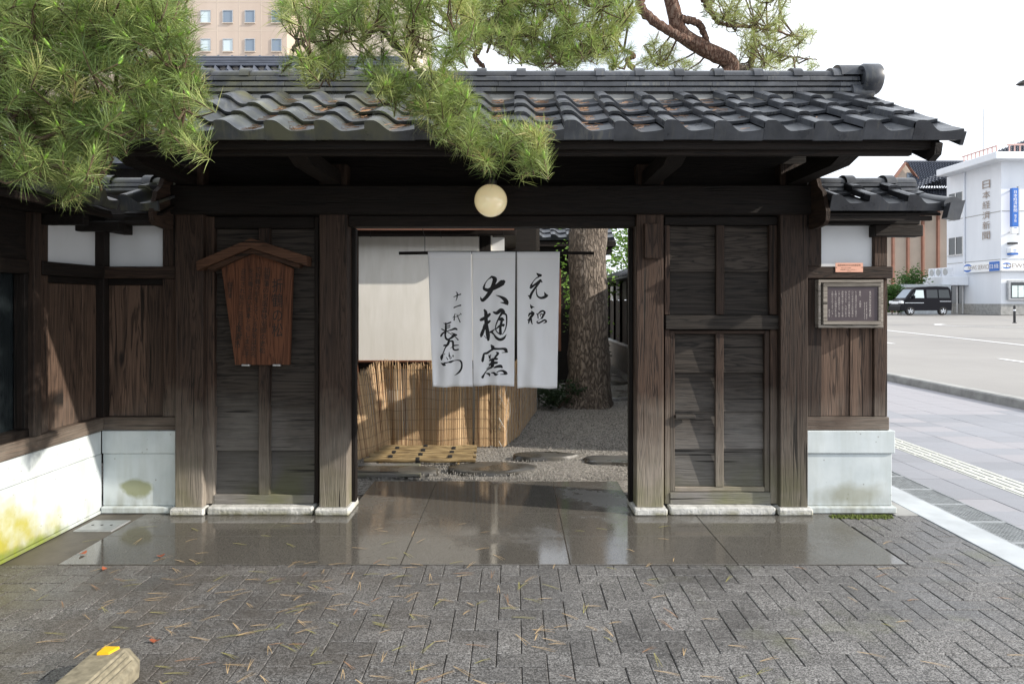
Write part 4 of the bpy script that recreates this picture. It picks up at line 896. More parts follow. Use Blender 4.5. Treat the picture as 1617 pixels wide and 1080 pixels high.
for body, px, py, w, h in (('金沢市指定保存建造物', 1374, 480, 3.6, 41), ('所有者大樋邸', 1368.4, 490.5, 2.0, 27), ('指定平成元年月日', 1365.2, 490.5, 1.7, 27), ('表門', 1358, 464, 3.2, 9), ('大樋家', 1358.3, 480, 3.0, 11),
    ('もと藩政時代本町に始まり', 1351.6, 480, 3.0, 41), ('〇〇年余年の伝統築物は', 1346.2, 480, 3.0, 41), ('のちまで大樋窯の焼を', 1340.8, 480, 3.0, 41), ('伝えられる。六拾に及ぶ', 1335.6, 480, 3.0, 41), ('窯跡等の様々な写り文様', 1330.4, 480, 3.0, 41), ('と対し金物窯をもち、明治', 1325, 480, 3.0, 41), ('を開けて大樋焼の茶の湯', 1319.6, 480, 3.0, 41), ('と続けられてきている。', 1314.4, 480, 3.0, 41), ('金沢市', 1309.4, 494.5, 2.6, 13)):
    letter(plate, 'pale_letter', body, px, py, w, h, yl)
YC = YW-.031
cp = thing('copper_plate', 'small salmon-pink copper plate with dark engraved text on the wing wall beam', 'plate', (X(1341, YC), YC, Z(430, YC)))
pl_ = bx('plate', 'copper_plate', cp, X(1319, YC), X(1362.5, YC), YC-.003, YC-.0005, Z(430, YC), Z(415.3, YC), .0008)
for body, px, py, w, h in (('国登録有形文化財建造物', 1341, 419, 36, 3.0), ('表門土塀 大樋邸', 1336, 423.3, 16, 1.6), ('登録番号 第十七号の一', 1340, 426, 26, 1.6), ('文化庁', 1341, 428.4, 6, 1.3)): letter(pl_, 'carved_ink', body, px, py, w, h, YC-.0038, False)
for px in (1320.6, 1361): m = MB(); m.lathe((X(px, YC), YC-.003, Z(422.5, YC)), [(.0005, -.0015), (.003, -.0012), (.003, 0)], 8, 'y'); m.build('screw', 'dark_metal', cp)
# ================================================================== BEHIND THE GATE
YH = 7.2
hx = lambda px: X(px, YH); hz = lambda py: Z(py, YH)
hs = thing('house', 'dark timber house behind the gate with cream wall and low eave', 'house', (-1.4, 8.4, 0))
bx('wall', 'cream_plaster', hs, -4.0, hx(775), YH+.07, 10.5, 0, 2.9, 0)
bx('post', 'red_wood', hs, hx(555), hx(567), YH-.06, YH+.06, 0, hz(366), .004)
bx('post', 'dark_wood_z', hs, hx(758), hx(775), YH-.04, YH+.068, 0, hz(366), .004)
bx('sill', 'dark_wood_x', hs, hx(567)+.002, hx(758)-.002, YH-.03, YH+.068, hz(582), hz(571), .004)
for k, px in enumerate((550, 600, 660, 720)): bx('wall_board', 'red_wood', hs, hx(px)-.02, hx(px)+.02, YH+.02, YH+.069, 0, hz(583), .003)
bx('fascia', 'dark_wood_x', hs, -3.8, hx(815), YH-.25, YH-.21, Z(372, 6.97), Z(362, 6.97), .003)
m = MB(); m.tube([(-3.8, YH-.30, Z(361, 6.9)), (hx(812), YH-.30, Z(360, 6.9))], .022, 10); m.build('gutter', 'copper_plate', hs, 40)
bx('eave_board', 'dark_wood_y', hs, -3.8, hx(815), YH-.26, 10.4, Z(361, 6.97)+.002, Z(361, 6.97)+.03, 0)
m = MB(); m.prism([(6.9, 2.26), (8.8, 3.2), (10.7, 2.26), (10.7, 2.22), (6.9, 2.22)], 'x', -3.9, -.28); m.build('roof', 'hall_tile', hs)
bx('white_panel', 'plaster', hs, hx(776), hx(796), YH+.2, YH+.24, hz(420), hz(372), 0)
bx('side_wall', 'dark_wood_x', hs, hx(797), .30, YH+2.4, YH+2.46, 0, 2.9, 0)
bx('side_wall', 'board_y', hs, .302, .35, YH+2.4, 11.5, 0, 2.9, 0)
bx('post', 'red_wood', hs, X(880.5, 9.55), X(885.5, 9.55), 9.5, 9.6, Z(554, 9.55), Z(425, 9.55), .003)
rb = thing('roll_blind', 'large off-white fabric roll blind covering the house wall behind the curtain', 'blind', (hx(662), YH-.05, hz(571)))
m = MB(); n = 20
for j in range(2):
    for i in range(n+1): s_ = i/n; m.v.append((hx(568.5)+(hx(757)-hx(568.5))*s_, YH-.062+.0015*math.sin(s_*9)*(1-j), hz(568) if j == 0 else hz(373)))
m.f = [(i, i+1, n+2+i, n+1+i) for i in range(n)]; o = m.build('fabric', 'blind_cloth', rb); md = o.modifiers.new('thickness', 'SOLIDIFY'); md.thickness = .002
m = MB(); m.tube([(hx(568), YH-.062, hz(570)), (hx(757.5), YH-.062, hz(570))], .013, 8); m.build('bottom_bar', 'red_wood', rb, 40)
m = MB(); m.tube([(hx(567.5), YH-.068, hz(371.5)), (hx(757.8), YH-.068, hz(371.5))], .022, 8); m.build('roller', 'dark_wood_x', rb, 40)
for px in (585, 696, 795): m = MB(); m.tube([(X(px, 6.95), 6.95, Z(361, 6.95)), (X(px, 6.95), 6.95, Z(374, 6.95)), (X(px+1.2, 6.95), 6.94, Z(375, 6.95))], .003, 6); m.build('hook', 'dark_metal', rb)
# reed screen
def reed_screen(label, path, hfun, bulge, seed, net=False):
    q = np.random.default_rng(seed); p = np.array(path, float); d = np.r_[0, np.cumsum(np.hypot(*np.diff(p, axis=0).T))]; tot = d[-1]
    rs = thing('reed_screen', label, 'screen', (p[:, 0].mean(), p[:, 1].mean(), 0)); m = MB(); tint = []
    def pos(s): return np.array((np.interp(s, d, p[:, 0]), np.interp(s, d, p[:, 1])))
    def at(s, z): b = pos(s); off = bulge*math.sin(s*13+seed)+.012*math.sin(s*31); return (b[0]+.3*off*z, b[1]-off*(.4+z)-.10*(.9-z)*0, z)
    s = 0
    while s < tot:
        z1 = hfun(s/tot)+q.uniform(-.035, .03); lean = q.normal(0, .010)+(.17*max(0, 1-s/tot/.65) if not net else 0)
        r_ = q.uniform(.0022, .0038); a, b = at(s, .0), at(s, z1*.55), ; c_ = at(s, z1)
        m.tube([(a[0], a[1], 0), (b[0]-lean*.5, b[1], z1*.55), (c_[0]-lean, c_[1], z1)], [r_, r_, r_*.8], 4); tint += [float(np.clip(q.normal(.55, .25), 0, 1))]*12; s += q.uniform(.0042, .0072)
    o = m.build('reeds', 'reed', rs); at_ = o.data.attributes.new('tint', 'FLOAT', 'POINT'); at_.data.foreach_set('value', tint); stuff(o)
    for k in range(8):
        z = .08+k*.1; pts = [at(x, z+.008*math.sin(x*9+k)) for x in np.linspace(0, tot, 60)]; pts = [(a-.004, b-.008, c) for a, b, c in pts]
        mm = MB(); mm.tube(pts, .0015, 4); mm.build('string', 'string', rs)
    if net:
        nn = MB()
        for k in range(-4, 24):
            for sg in (1, -1):
                pts = []
                for j in range(14):
                    z = j/13*.76; s = k*.13+sg*z*.55
                    if .22 <= s <= tot: a = at(s, z); pts.append((a[0]+.018, a[1]-.014, a[2]))
                if len(pts) > 1: nn.tube(pts, .0014, 4)
        stuff(nn.build('netting', 'galvanised', rs))
    return rs
reed_screen('long bulging straw-coloured reed screen leaning below the white blind', [(-1.50, 6.25), (-1.24, 7.0), (-.80, 6.98), (-.42, 7.02)], lambda t: .76+.09*math.sin(t*2.6)+.02*math.sin(t*17), .045, 3)
reed_screen('shorter reed screen wrapped with pale netting around the house corner', [(-.40, 7.03), (-.10, 7.02), (.05, 7.6), (.30, 9.4)], lambda t: .84-.06*t, .012, 8, True)
# bamboo lattice lid
bl = thing('bamboo_lid', 'weathered bamboo lattice lid tied with black rope on the gravel', 'bamboo lid', (-.98, 6.5, .02))
for k in range(7):
    y = 6.22+k*.092; x0, x1 = -1.34+.02*math.sin(k*2)+k*.012, -.36+.015*math.cos(k*3)-k*.002
    m = MB(); pts = [(x0+(x1-x0)*i/8, y+.006*math.sin(i+k), .045+.004*math.sin(i*2+k)) for i in range(9)]; m.tube(pts, [.020*(1.12 if i % 2 else 1) for i in range(9)], 9); m.build('pole', 'bamboo', bl, 40)
    for x in (-1.12, -.86, -.58):
        if (k+int(x*10)) % 2 == 0: m = MB(); m.lathe((x, y, .045), [(.025, -.02), (.029, 0), (.025, .02)], 10, 'x', True); m.build('rope_tie', 'rope', bl, 40)
for x in (-1.2, -.5): m = MB(); m.tube([(x, 6.18, .014), (x, 6.82, .014)], .013, 8); m.build('cross_pole', 'bamboo', bl, 40)
# timber boards lying at the gate's inner left corner
for k, (y, lab) in enumerate(((5.80, 'weathered grey timber board lying on gravel at the edge of the gate slabs'), (6.14, 'weathered timber board lying against the bamboo lid'))):
    tag(bx('timber_board', 'board_x', None, -1.42+k*.05, -.78-k*.05, y-.04, y+.04, 0, .028, .004), lab, 'board')
# rear house roof seen past the trunk
YB2 = 12.0
rh = thing('rear_house', 'dark timber rear house with bluish tiled eave behind the pine trunk', 'house', (.6, 14, 0))
bx('wall', 'dark_wood_x', rh, -.6, 1.55, 12.6, 16, 0, 2.9, 0)
m = MB(); m.prism([(12.0, 2.50), (14.2, 3.5), (16.5, 2.5), (16.5, 2.42), (12.0, 2.42)], 'x', -.5, 1.75); rfo = m.build('roof', 'dark_wood_y', rh)
bt = tile_mesh(.27, .30, eave=True)
for k in range(8):
    for r_ in range(5): link('tile', bt if r_ == 0 else TM[(0, 0)], 'roof_tile', rfo, (-.45+k*.27, 11.97+r_*.23, 2.53+r_*.23*.455), (math.atan(.455), 0, 0))
bx('eave_beam', 'dark_wood_x', rh, -.5, 1.70, 12.1, 12.2, 2.28, 2.42, 0)
# garden fence on the right
XF = 2.28
gf = thing('garden_fence', 'dark timber garden fence with small white panels and tiled coping', 'fence', (XF, 13, 0))
bx('base', 'brown_concrete', gf, XF, XF+.15, 6.5, 22, 0, .55, .01); bx('ledge', 'pale_concrete', gf, XF-.05, XF+.18, 6.5, 22, .552, .60, .01)
bx('boarding', 'dark_wood_y', gf, XF+.03, XF+.08, 6.5, 22, .602, 1.50, 0)
for k in range(17): bx('post', 'dark_wood_z', gf, XF-.01, XF+.09, 6.6+k*.93, 6.68+k*.93, .602, 1.94, .003)
for k in range(16): bx('white_panel', 'plaster', gf, XF+.04, XF+.07, 6.69+k*.93, 7.52+k*.93, 1.51, 1.90, 0)
m = MB(); m.prism([(XF-.28, 1.94), (XF+.05, 2.10), (XF+.38, 1.94), (XF+.38, 1.90), (XF-.28, 1.90)], 'y', 6.4, 22.2); m.build('coping', 'roof_tile', gf)
for k in range(52): m = MB(); y = 6.5+k*.3; m.tube([(XF-.30, y, 1.955), (XF+.05, y, 2.125)], .028, 7); m.build('coping_tile', 'roof_tile', gf, 40)
wlm = thing('wall_lantern', 'small glowing yellow lantern on the dark garden fence', 'lantern', (XF-.1, 17.6, 1.4))
bx('shade', 'warm_lamp', wlm, XF-.14, XF-.03, 17.5, 17.75, 1.56, 1.74, .02); bx('cap', 'dark_metal', wlm, XF-.16, XF-.01, 17.47, 17.78, 1.742, 1.765, .003); bx('bracket', 'dark_metal', wlm, XF-.03, XF-.012, 17.58, 17.66, 1.5, 1.56, .002)
# leafy plants
def leaf_cloud(pts, size, seed, up=.3):
    q = np.random.default_rng(seed); n = len(pts); m = MB(); 
    for p in pts:
        d = q.normal(0, 1, 3); d[2] = abs(d[2])*up+d[2]*.3; d /= np.linalg.norm(d); e = np.cross(d, q.normal(0, 1, 3)); e /= np.linalg.norm(e); s_ = size*q.uniform(.6, 1.3); f_ = np.cross(d, e)*.12*s_
        m.add([p, p+d*s_*.5+e*s_*.26+f_, p+d*s_, p+d*s_*.5-e*s_*.26+f_], [(0, 1, 2), (0, 2, 3)])
    return m
def bush(name, label, cat, c, r, nleaf, size, mat, seed, stems=6, group=None):
    q = np.random.default_rng(seed); t_ = thing(name, label, cat, (c[0], c[1], c[2]), group); ptsl = []
    cl = [np.array(c)+np.array((r[0]*a, r[1]*b, r[2]*(.35+.6*abs(z)))) for a, b, z in q.normal(0, .45, (max(7, nleaf//120), 3))]
    for k in range(nleaf): cc = cl[q.integers(len(cl))]; ptsl.append(cc+q.normal(0, 1, 3)*np.array(r)*.22)
    ptsl = [p for p in ptsl if p[2] > c[2]+.01]; o = leaf_cloud(ptsl, size, seed+1).build('foliage', mat, t_); stuff(o)
    m = MB()
    for cc in cl[:stems]: m.tube([(c[0], c[1], c[2]), tuple((np.array(c)*.4+cc*.6)+q.normal(0, .02, 3)), tuple(cc)], [.012*size*12, .008*size*12, .004*size*12], 5)
    m.build('stem', 'twig', t_); return t_
bush('shrub', 'low dark glossy shrub at the foot of the pine trunk', 'shrub', (.62, 9.6, 0), (.30, .28, .36), 900, .06, 'leaf_dark', 5)
bush('shrub', 'small dark shrub under the garden fence beyond the trunk', 'shrub', (1.9, 15.5, 0), (.3, .9, .45), 600, .07, 'leaf_dark', 6)
def leafy_tree(label, base, h, r, n, seed, size=.10, mat='leaf_light'):
    q = np.random.default_rng(seed); t_ = thing('maple_tree', label, 'tree', base); b = np.array(base); m = MB(); top = b+np.array((.2, 0, h*.72)); m.tube([tuple(b), tuple(b+np.array((.05, .1, h*.4))), tuple(top)], [.09, .07, .03], 8); cl = []
    for k in range(16):
        e = b+np.array((q.normal(0, r*.5), q.normal(0, r*.4), h*q.uniform(.45, 1.0))); m.tube([tuple(b+np.array((.05, .1, h*.4))), tuple((b+top+2*e)/4+q.normal(0, .1, 3)+np.array((0, 0, .1))), tuple(e)], [.035, .02, .006], 5); cl.append(e)
    m.build('trunk', 'bark', t_, 60); pts = [cl[q.integers(len(cl))]+q.normal(0, 1, 3)*np.array((r, r, h*.3))*.26 for _ in range(n)]
    stuff(leaf_cloud(pts, size, seed+1, .1).build('crown', mat, t_)); return t_
leafy_tree('bright green leafy tree behind the garden fence', (2.75, 15.5, 0), 3.5, 1.1, 3600, 31)
leafy_tree('bright green leafy sapling between the pine trunk and rear house', (1.15, 13.4-1.9, 0), 2.3, .45, 900, 33, .07)

sh = thing('boarded_shed', 'dark boarded shed wall behind the left wing wall and pine', 'shed', (-4.4, 6.6, 0))
bx('wall', 'dark_wood_z', sh, -6.5, -2.35, 6.3, 8, 0, 2.75, 0); m = MB(); m.prism([(6.05, 2.72), (7.2, 3.15), (8.3, 2.72), (8.3, 2.66), (6.05, 2.66)], 'x', -6.6, -2.25); m.build('roof', 'hall_tile', sh)
# ================================================================== PINES
def needle_mesh(tufts, name, width=.0021, nn=85, seed=1):
    """tufts: (pos, dir, length, tint). Every needle a bent blade."""
    q = np.random.default_rng(seed); V, Fq, Ft, T = [], [], [], []; off = 0
    for p, d, L, tint in tufts:
        n = int(nn*q.uniform(.8, 1.2)); d = np.array(d)/np.linalg.norm(d); e1 = np.cross(d, (0.3, 1, .2)); e1 /= np.linalg.norm(e1); e2 = np.cross(d, e1)
        a = np.radians(q.uniform(18, 86, n)); ph = q.uniform(0, 2*np.pi, n); back = q.uniform(-.11, .015, n); a = np.where(back > -.02, a*.75, a)
        nd = np.cos(a)[:, None]*d+np.sin(a)[:, None]*(np.cos(ph)[:, None]*e1+np.sin(ph)[:, None]*e2)
        ln = L*q.uniform(.75, 1.12, n); b = np.array(p)+back[:, None]*d*(L/.12)
        g_ = np.array((0, 0, -1.0)); mid = b+nd*(ln*.55)[:, None]+g_*(ln*q.uniform(.0, .02, n))[:, None]; tip = b+nd*ln[:, None]+g_*(ln*q.uniform(.03, .14, n))[:, None]
        w = np.cross(nd, q.normal(0, 1, (n, 3))); w /= np.linalg.norm(w, axis=1)[:, None]; w *= width/2*q.uniform(.8, 1.2, n)[:, None]
        V.append(np.stack([b-w*.8, b+w*.8, mid+w, mid-w, tip], 1).reshape(-1, 3)); i = off+np.arange(n)*5
        Fq.append(np.stack([i, i+1, i+2, i+3], 1)); Ft.append(np.stack([i+3, i+2, i+4], 1)); T.append(np.repeat(np.clip(tint+q.normal(0, .10, n), 0, 1), 5)); off += 5*n
    V = np.concatenate(V); Fq = np.concatenate(Fq); Ft = np.concatenate(Ft); T = np.concatenate(T)
    me = bpy.data.meshes.new(name); nq, nt = len(Fq), len(Ft)
    me.vertices.add(len(V)); me.vertices.foreach_set('co', V.ravel().astype(np.float32)); me.loops.add(nq*4+nt*3)
    me.loops.foreach_set('vertex_index', np.concatenate([Fq.ravel(), Ft.ravel()]).astype(np.int32)); me.polygons.add(nq+nt)
    me.polygons.foreach_set('loop_start', np.concatenate([np.arange(nq)*4, nq*4+np.arange(nt)*3]).astype(np.int32))
    me.polygons.foreach_set('loop_total', np.concatenate([np.full(nq, 4), np.full(nt, 3)]).astype(np.int32)); me.update(calc_edges=True); me.validate()
    at = me.attributes.new('tint', 'FLOAT', 'POINT'); at.data.foreach_set('value', T.astype(np.float32)); return me
def inpoly(px, py, poly):
    c = False; n = len(poly)
    for i in range(n):
        (x1, y1), (x2, y2) = poly[i], poly[(i+1) % n]
        if (y1 > py) != (y2 > py) and px < (x2-x1)*(py-y1)/(y2-y1)+x1: c = not c
    return c
def bezier(pts, n=14):
    P_ = np.array(pts, float); out = []
    for i in range(len(P_)-1):
        p0, p1, p2, p3 = P_[max(i-1, 0)], P_[i], P_[i+1], P_[min(i+2, len(P_)-1)]
        for t_ in np.linspace(0, 1, n)[:-1 if i < len(P_)-2 else None]: out.append(.5*((2*p1)+(-p0+p2)*t_+(2*p0-5*p1+4*p2-p3)*t_**2+(-p0+3*p1-3*p2+p3)*t_**3))
    return np.array(out)
def limb(root, path, r0, r1, mat, name='limb', n=10, wob=.02, seed=0):
    q = np.random.default_rng(seed); c = bezier(path); k = len(c); c[1:-1] += q.normal(0, wob*.3, (k-2, 3)); m = MB(); rad = [r0+(r1-r0)*i/(k-1) for i in range(k)]
    m.tube([tuple(p) for p in c], [r*(1+.10*math.sin(i*2.1+seed)) for i, r in enumerate(rad)], n); m.build(name, mat, root, 60); return c
def foliage(root, tufts, limbs, name, seed, width, nn, buds=True, csz=11, twig_r=.004):
    q = np.random.default_rng(seed); pos = np.array([t_[0] for t_ in tufts]); L = np.array([t_[2] for t_ in tufts]); lp = np.concatenate(limbs)
    k = max(2, len(tufts)//csz); cen = pos[q.choice(len(pos), k, replace=False)]
    for _ in range(3):
        idx = np.argmin(((pos[:, None]-cen[None])**2).sum(2), 1); cen = np.array([pos[idx == i].mean(0) if (idx == i).any() else cen[i] for i in range(k)])
    cen2 = cen+np.array((0, .08, -.07))*(L.mean()/.12); m = MB()
    for i, c in enumerate(cen2):
        near = lp[np.argmin(((lp-c)**2).sum(1))]; mid = (near+c)/2+np.array((0, 0, -.05))+q.normal(0, .03, 3); m.tube([tuple(near), tuple(mid), tuple(c)], [twig_r*2.6, twig_r*2.2, twig_r*1.5], 6)
        for j in np.where(idx == i)[0]:
            b = pos[j]-np.array(tufts[j][1])*.10*(L[j]/.12); m.tube([tuple(c), tuple((c+b)/2+q.normal(0, .015, 3)+np.array((0, 0, -.02))), tuple(b), tuple(pos[j])], [twig_r*1.3, twig_r, twig_r*.9, twig_r*.7], 5)
    m.build('twigs', 'twig', root); root.children[-1]['kind'] = 'stuff' if root.children else ''
    me = needle_mesh(tufts, name, width, nn, seed+5); o = link('needles', me, 'pine_needle', root, (0, 0, 0)); stuff(o)
    if buds:
        mb = MB()
        for p, d, l_, ti in tufts:
            if q.random() < .75:
                d = np.array(d)/np.linalg.norm(d); p = np.array(p); s_ = l_/.12
                for b in range(q.integers(1, 4)):
                    dd = d+np.array((0, 0, .7))+q.normal(0, .28, 3); dd /= np.linalg.norm(dd); h = q.uniform(.018, .05)*s_; mb.tube([tuple(p), tuple(p+dd*h*.5), tuple(p+dd*h)], [.0028*s_, .0062*s_, .0015*s_], 5)
        stuff(mb.build('buds', 'bud', root, 60))
def sample(poly, n, depth, L, seed, tint=(.45, .16), dirv=None, mind=0):
    q = np.random.default_rng(seed); xs = [p[0] for p in poly]; ys = [p[1] for p in poly]; out = []; g = 0
    while len(out) < n and g < 60000:
        g += 1; px, py = q.uniform(min(xs), max(xs)), q.uniform(min(ys), max(ys))
        if not inpoly(px, py, poly): continue
        Y = depth(px, py, q); p = np.array(P(px, py, Y))
        if mind and out and min(((p-o[0])**2).sum() for o in out[-140:]) < mind**2: continue
        d = dirv(px, py, q) if dirv else np.array((q.normal(.12, .5), q.normal(-.55, .38), q.normal(.40, .38)))
        out.append((p, d/np.linalg.norm(d), L*q.uniform(.85, 1.15), float(np.clip(q.normal(*tint), 0, 1))))
    return out
# --- big pine rooted behind the gate; its branches come out over the roof
pine = thing('pine_tree', 'old garden pine with thick trunk behind the gate, branches spreading over the roof', 'tree', (X(930, 9.85), 9.85, 0))
tb = lambda px, py, Y: tuple(P(px, py, Y))
base = (X(928, 9.85), 9.9, -.05)
c = bezier([base, (base[0]+.02, 9.9, .35), tb(930, 480, 9.9), tb(932, 358, 9.95), tb(985, 250, 10.0), tb(1085, 170, 10.1), tb(1155, 108, 10.1), tb(1112, 78, 10.0), tb(1075, 52, 9.9), tb(1062, 10, 9.8), tb(1040, -60, 9.7), tb(980, -150, 9.4)], 9)
m = MB(); nn = 22; q = np.random.default_rng(4); kk = len(c)
ctrl = [.40, .30, .27, .262, .235, .17, .112, .112, .105, .095, .09, .08]; rad = np.interp(np.linspace(0, len(ctrl)-1, kk), range(len(ctrl)), ctrl)
fl = q.normal(0, .035, (kk, nn)); ridge_ = .05*np.sin(np.arange(nn)*2*np.pi*5/nn)
ref = None
for i, p in enumerate(c):
    p = Vector(p); t_ = (Vector(c[min(i+1, kk-1)])-Vector(c[max(i-1, 0)])).normalized()
    if ref is None: ref = Vector((1, 0, 0))
    u = (ref-t_*ref.dot(t_)).normalized(); w = t_.cross(u); ref = u
    for k in range(nn):
        a = 2*math.pi*k/nn; fla = 1+fl[i, k]+ridge_[k]*(1.6 if i < 5 else .6); m.v.append(p+(u*math.cos(a)+w*math.sin(a))*float(rad[i]*fla))
m.f = [(i*nn+k, i*nn+(k+1) % nn, (i+1)*nn+(k+1) % nn, (i+1)*nn+k) for i in range(kk-1) for k in range(nn)]
half = 9*4
mm = MB(); mm.v = m.v[:(half+1)*nn]; mm.f = [f for f in m.f if max(f) < (half+1)*nn]; trunk = mm.build('trunk', 'bark', pine, 180)
mm = MB(); mm.v = m.v[half*nn:]; mm.f = [tuple(i-half*nn for i in f) for f in m.f if min(f) >= half*nn]; mm.build('upper_trunk', 'red_bark', pine, 180)
LB = []
LB.append(limb(pine, [tb(1040, -60, 9.7), tb(1010, 5, 9.6), tb(1050, 45, 9.6), tb(1090, 66, 9.7)], .07, .06, 'red_bark', seed=1))
LB.append(limb(pine, [tb(1075, 30, 9.8), tb(1105, 40, 9.9), tb(1120, 75, 10), tb(1140, 90, 10.1)], .06, .03, 'red_bark', seed=2))
LB.append(limb(pine, [tb(1140, 100, 10.1), tb(1180, 108, 10.2), tb(1192, 80, 10.2), tb(1190, 50, 10.2)], .06, .02, 'bark', seed=3))
LB.append(limb(pine, [tb(1100, -20, 9.8), tb(1120, 15, 9.9), tb(1140, 38, 10), tb(1200, 45, 10.2), tb(1270, 60, 10.4)], .045, .012, 'red_bark', seed=4))
LB.append(limb(pine, [tb(1190, 60, 10.2), tb(1230, 85, 10.3), tb(1290, 95, 10.4)], .02, .008, 'bark', seed=5))
LM = []
LM.append(limb(pine, [tb(1040, -60, 9.7), tb(960, -90, 8.8), tb(860, -40, 8.0), tb(800, 20, 7.6), tb(745, 45, 7.4), tb(715, 40, 7.3)], .085, .022, 'bark', seed=6))
LM.append(limb(pine, [tb(800, 20, 7.6), tb(840, 60, 7.5), tb(900, 85, 7.6)], .03, .010, 'bark', seed=7))
LM.append(limb(pine, [tb(745, 45, 7.4), tb(757, 75, 7.4), tb(750, 90, 7.4), tb(765, 108, 7.4)], .035, .022, 'red_bark', seed=8))
LM.append(limb(pine, [tb(730, 45, 7.3), tb(780, 70, 7.3), tb(840, 95, 7.4)], .026, .012, 'bark', seed=9))
LM.append(limb(pine, [tb(1000, 108, 8.6), tb(990, 95, 8.6), tb(1002, 88, 8.6), tb(985, 80, 8.6)], .035, .02, 'red_bark', seed=10))
LC = []
LC.append(limb(pine, [tb(860, -40, 8.0), tb(780, -120, 6.4), tb(700, -130, 5.0), tb(640, -60, 4.3)], .06, .022, 'bark', seed=14))
LC.append(limb(pine, [tb(640, -60, 4.3), tb(600, 30, 3.85), tb(640, 90, 3.65), tb(700, 150, 3.6), tb(750, 195, 3.58), tb(800, 215, 3.55), tb(835, 235, 3.55)], .018, .006, 'bark', seed=11))
LC.append(limb(pine, [tb(640, -60, 4.3), tb(560, 0, 3.9), tb(500, 45, 3.7), tb(460, 80, 3.6)], .022, .008, 'bark', seed=12))
LC.append(limb(pine, [tb(640, -60, 4.3), tb(690, 10, 3.8), tb(730, 60, 3.7)], .02, .008, 'bark', seed=13))
q0 = np.random.default_rng(2)
CEN = [(430, 25), (475, -30), (745, -40), (755, 60), (715, 115), (745, 170), (805, 195), (858, 205), (865, 245), (842, 272), (798, 240), (765, 268), (728, 240), (690, 195), (640, 165), (590, 130), (560, 85), (530, 110), (478, 115), (445, 105), (500, 60)]
tC = sample(CEN, 270, lambda px, py, q: q.uniform(3.30, 3.62) if py > 100 else q.uniform(3.3, 3.95), .108, 41, (.52, .23), None, .055)
foliage(pine, tC, LC, 'needles', 51, .0020, 92)
MID = [(700, -40), (1005, -40), (1000, 30), (985, 60), (960, 80), (905, 100), (860, 95), (815, 85), (770, 70), (730, 20)]
tM = sample(MID, 460, lambda px, py, q: q.uniform(6.9, 8.4), .16, 42, (.55, .15))
tM += sample([(830, 60), (900, 60), (915, 105), (840, 105)], 22, lambda px, py, q: q.uniform(7.2, 7.7), .15, 43, (.55, .12)) + sample([(950, 80), (1000, 75), (1000, 108), (940, 108)], 12, lambda px, py, q: q.uniform(8.2, 8.8), .15, 46, (.5, .15))
foliage(pine, tM, LM, 'needles', 52, .0040, 62, csz=10, twig_r=.006)
FAR = [(1030, 60), (1060, 70), (1110, 105), (1050, 106), (1010, 100)]
FA2 = [(1120, -40), (1265, -40), (1240, 20), (1290, 60), (1250, 85), (1298, 105), (1150, 112), (1175, 60), (1110, 20)]
dv = lambda px, py, q: np.array((q.normal(.35, .5), q.normal(-.1, .4), q.normal(.3, .4)))
tF = sample(FAR, 50, lambda px, py, q: q.uniform(9.7, 10.6), .15, 44, (.75, .10), dv)+sample(FA2, 270, lambda px, py, q: q.uniform(9.6, 11.0), .15, 45, (.72, .12), dv)
foliage(pine, tF, LB, 'needles', 53, .0042, 40, csz=9, twig_r=.006, buds=False)
# --- pine on the left, rooted behind the side wall
pin2 = thing('pine_tree', 'dense pine with long drooping needles hanging over the stained side wall', 'tree', (-4.3, 5.4, 0))
tr_ = limb(pin2, [(-4.3, 5.4, -.05), (-4.25, 5.3, 1.2), (-4.0, 5.0, 2.3), (-3.5, 4.4, 2.95), (-2.9, 3.8, 3.05)], .20, .07, 'bark', 'trunk', 14, .02, 21)
L2 = [limb(pin2, [(-2.9, 3.8, 3.05), (-2.4, 3.4, 2.85), (-1.9, 3.1, 2.7), (-1.5, 3.05, 2.55)], .06, .012, 'bark', seed=22), limb(pin2, [(-2.4, 3.4, 2.85), (-2.2, 3.0, 2.45), (-2.05, 2.85, 2.15)], .03, .008, 'bark', seed=23), limb(pin2, [(-2.9, 3.8, 3.05), (-2.6, 3.4, 2.6), (-2.3, 3.1, 2.3)], .03, .008, 'bark', seed=24), limb(pin2, [(-1.9, 3.1, 2.7), (-1.6, 3.1, 2.35), (-1.45, 3.15, 2.15)], .02, .006, 'bark', seed=25)]
LEF = [(-60, -50), (290, -50), (300, 40), (310, 110), (325, 165), (300, 190), (312, 215), (308, 232), (262, 222), (240, 195), (200, 190), (170, 232), (145, 272), (115, 305), (85, 295), (40, 275), (-60, 262)]
tL = sample(LEF, 580, lambda px, py, q: q.uniform(2.7, 3.4), .106, 61, (.40, .24), None, .05)
foliage(pin2, tL, L2, 'needles', 71, .0019, 92)
# ================================================================== BACKGROUND
G = .62
# --- white office building
ob = thing('office_building', 'white three-storey office building with bronze lettering and blue signs', 'building', (41, 52, G))
YO, XO = 47.0, 32.85
wall = bx('wall', 'white_wall', ob, XO, 52, YO, 52.9, G, 10.95, 0)
bx('base_course', 'kerb_stone', ob, XO-.06, 52, YO-.06, 52.8, G, G+.75, 0)
rfb = bx('roof_slab', 'white_wall', ob, XO-1.0, 53, YO-.9, 52.6, 10.95, 11.45, .05)
rail = MB()
for k in range(30): rail.box(XO+.2+k*.35, XO+.26+k*.35, YO-.5, YO-.44, 11.45, 11.95)
for k in range(9): rail.box(XO-.6, XO-.54, YO-.4+k*.42, YO-.34+k*.42, 11.45, 11.9)
rail.box(XO+.1, XO+11, YO-.52, YO-.42, 11.95, 12.05); rail.box(XO-.62, XO-.52, YO-.4, YO+3.2, 11.9, 11.97); rail.build('roof_railing', 'pink_rail', ob)
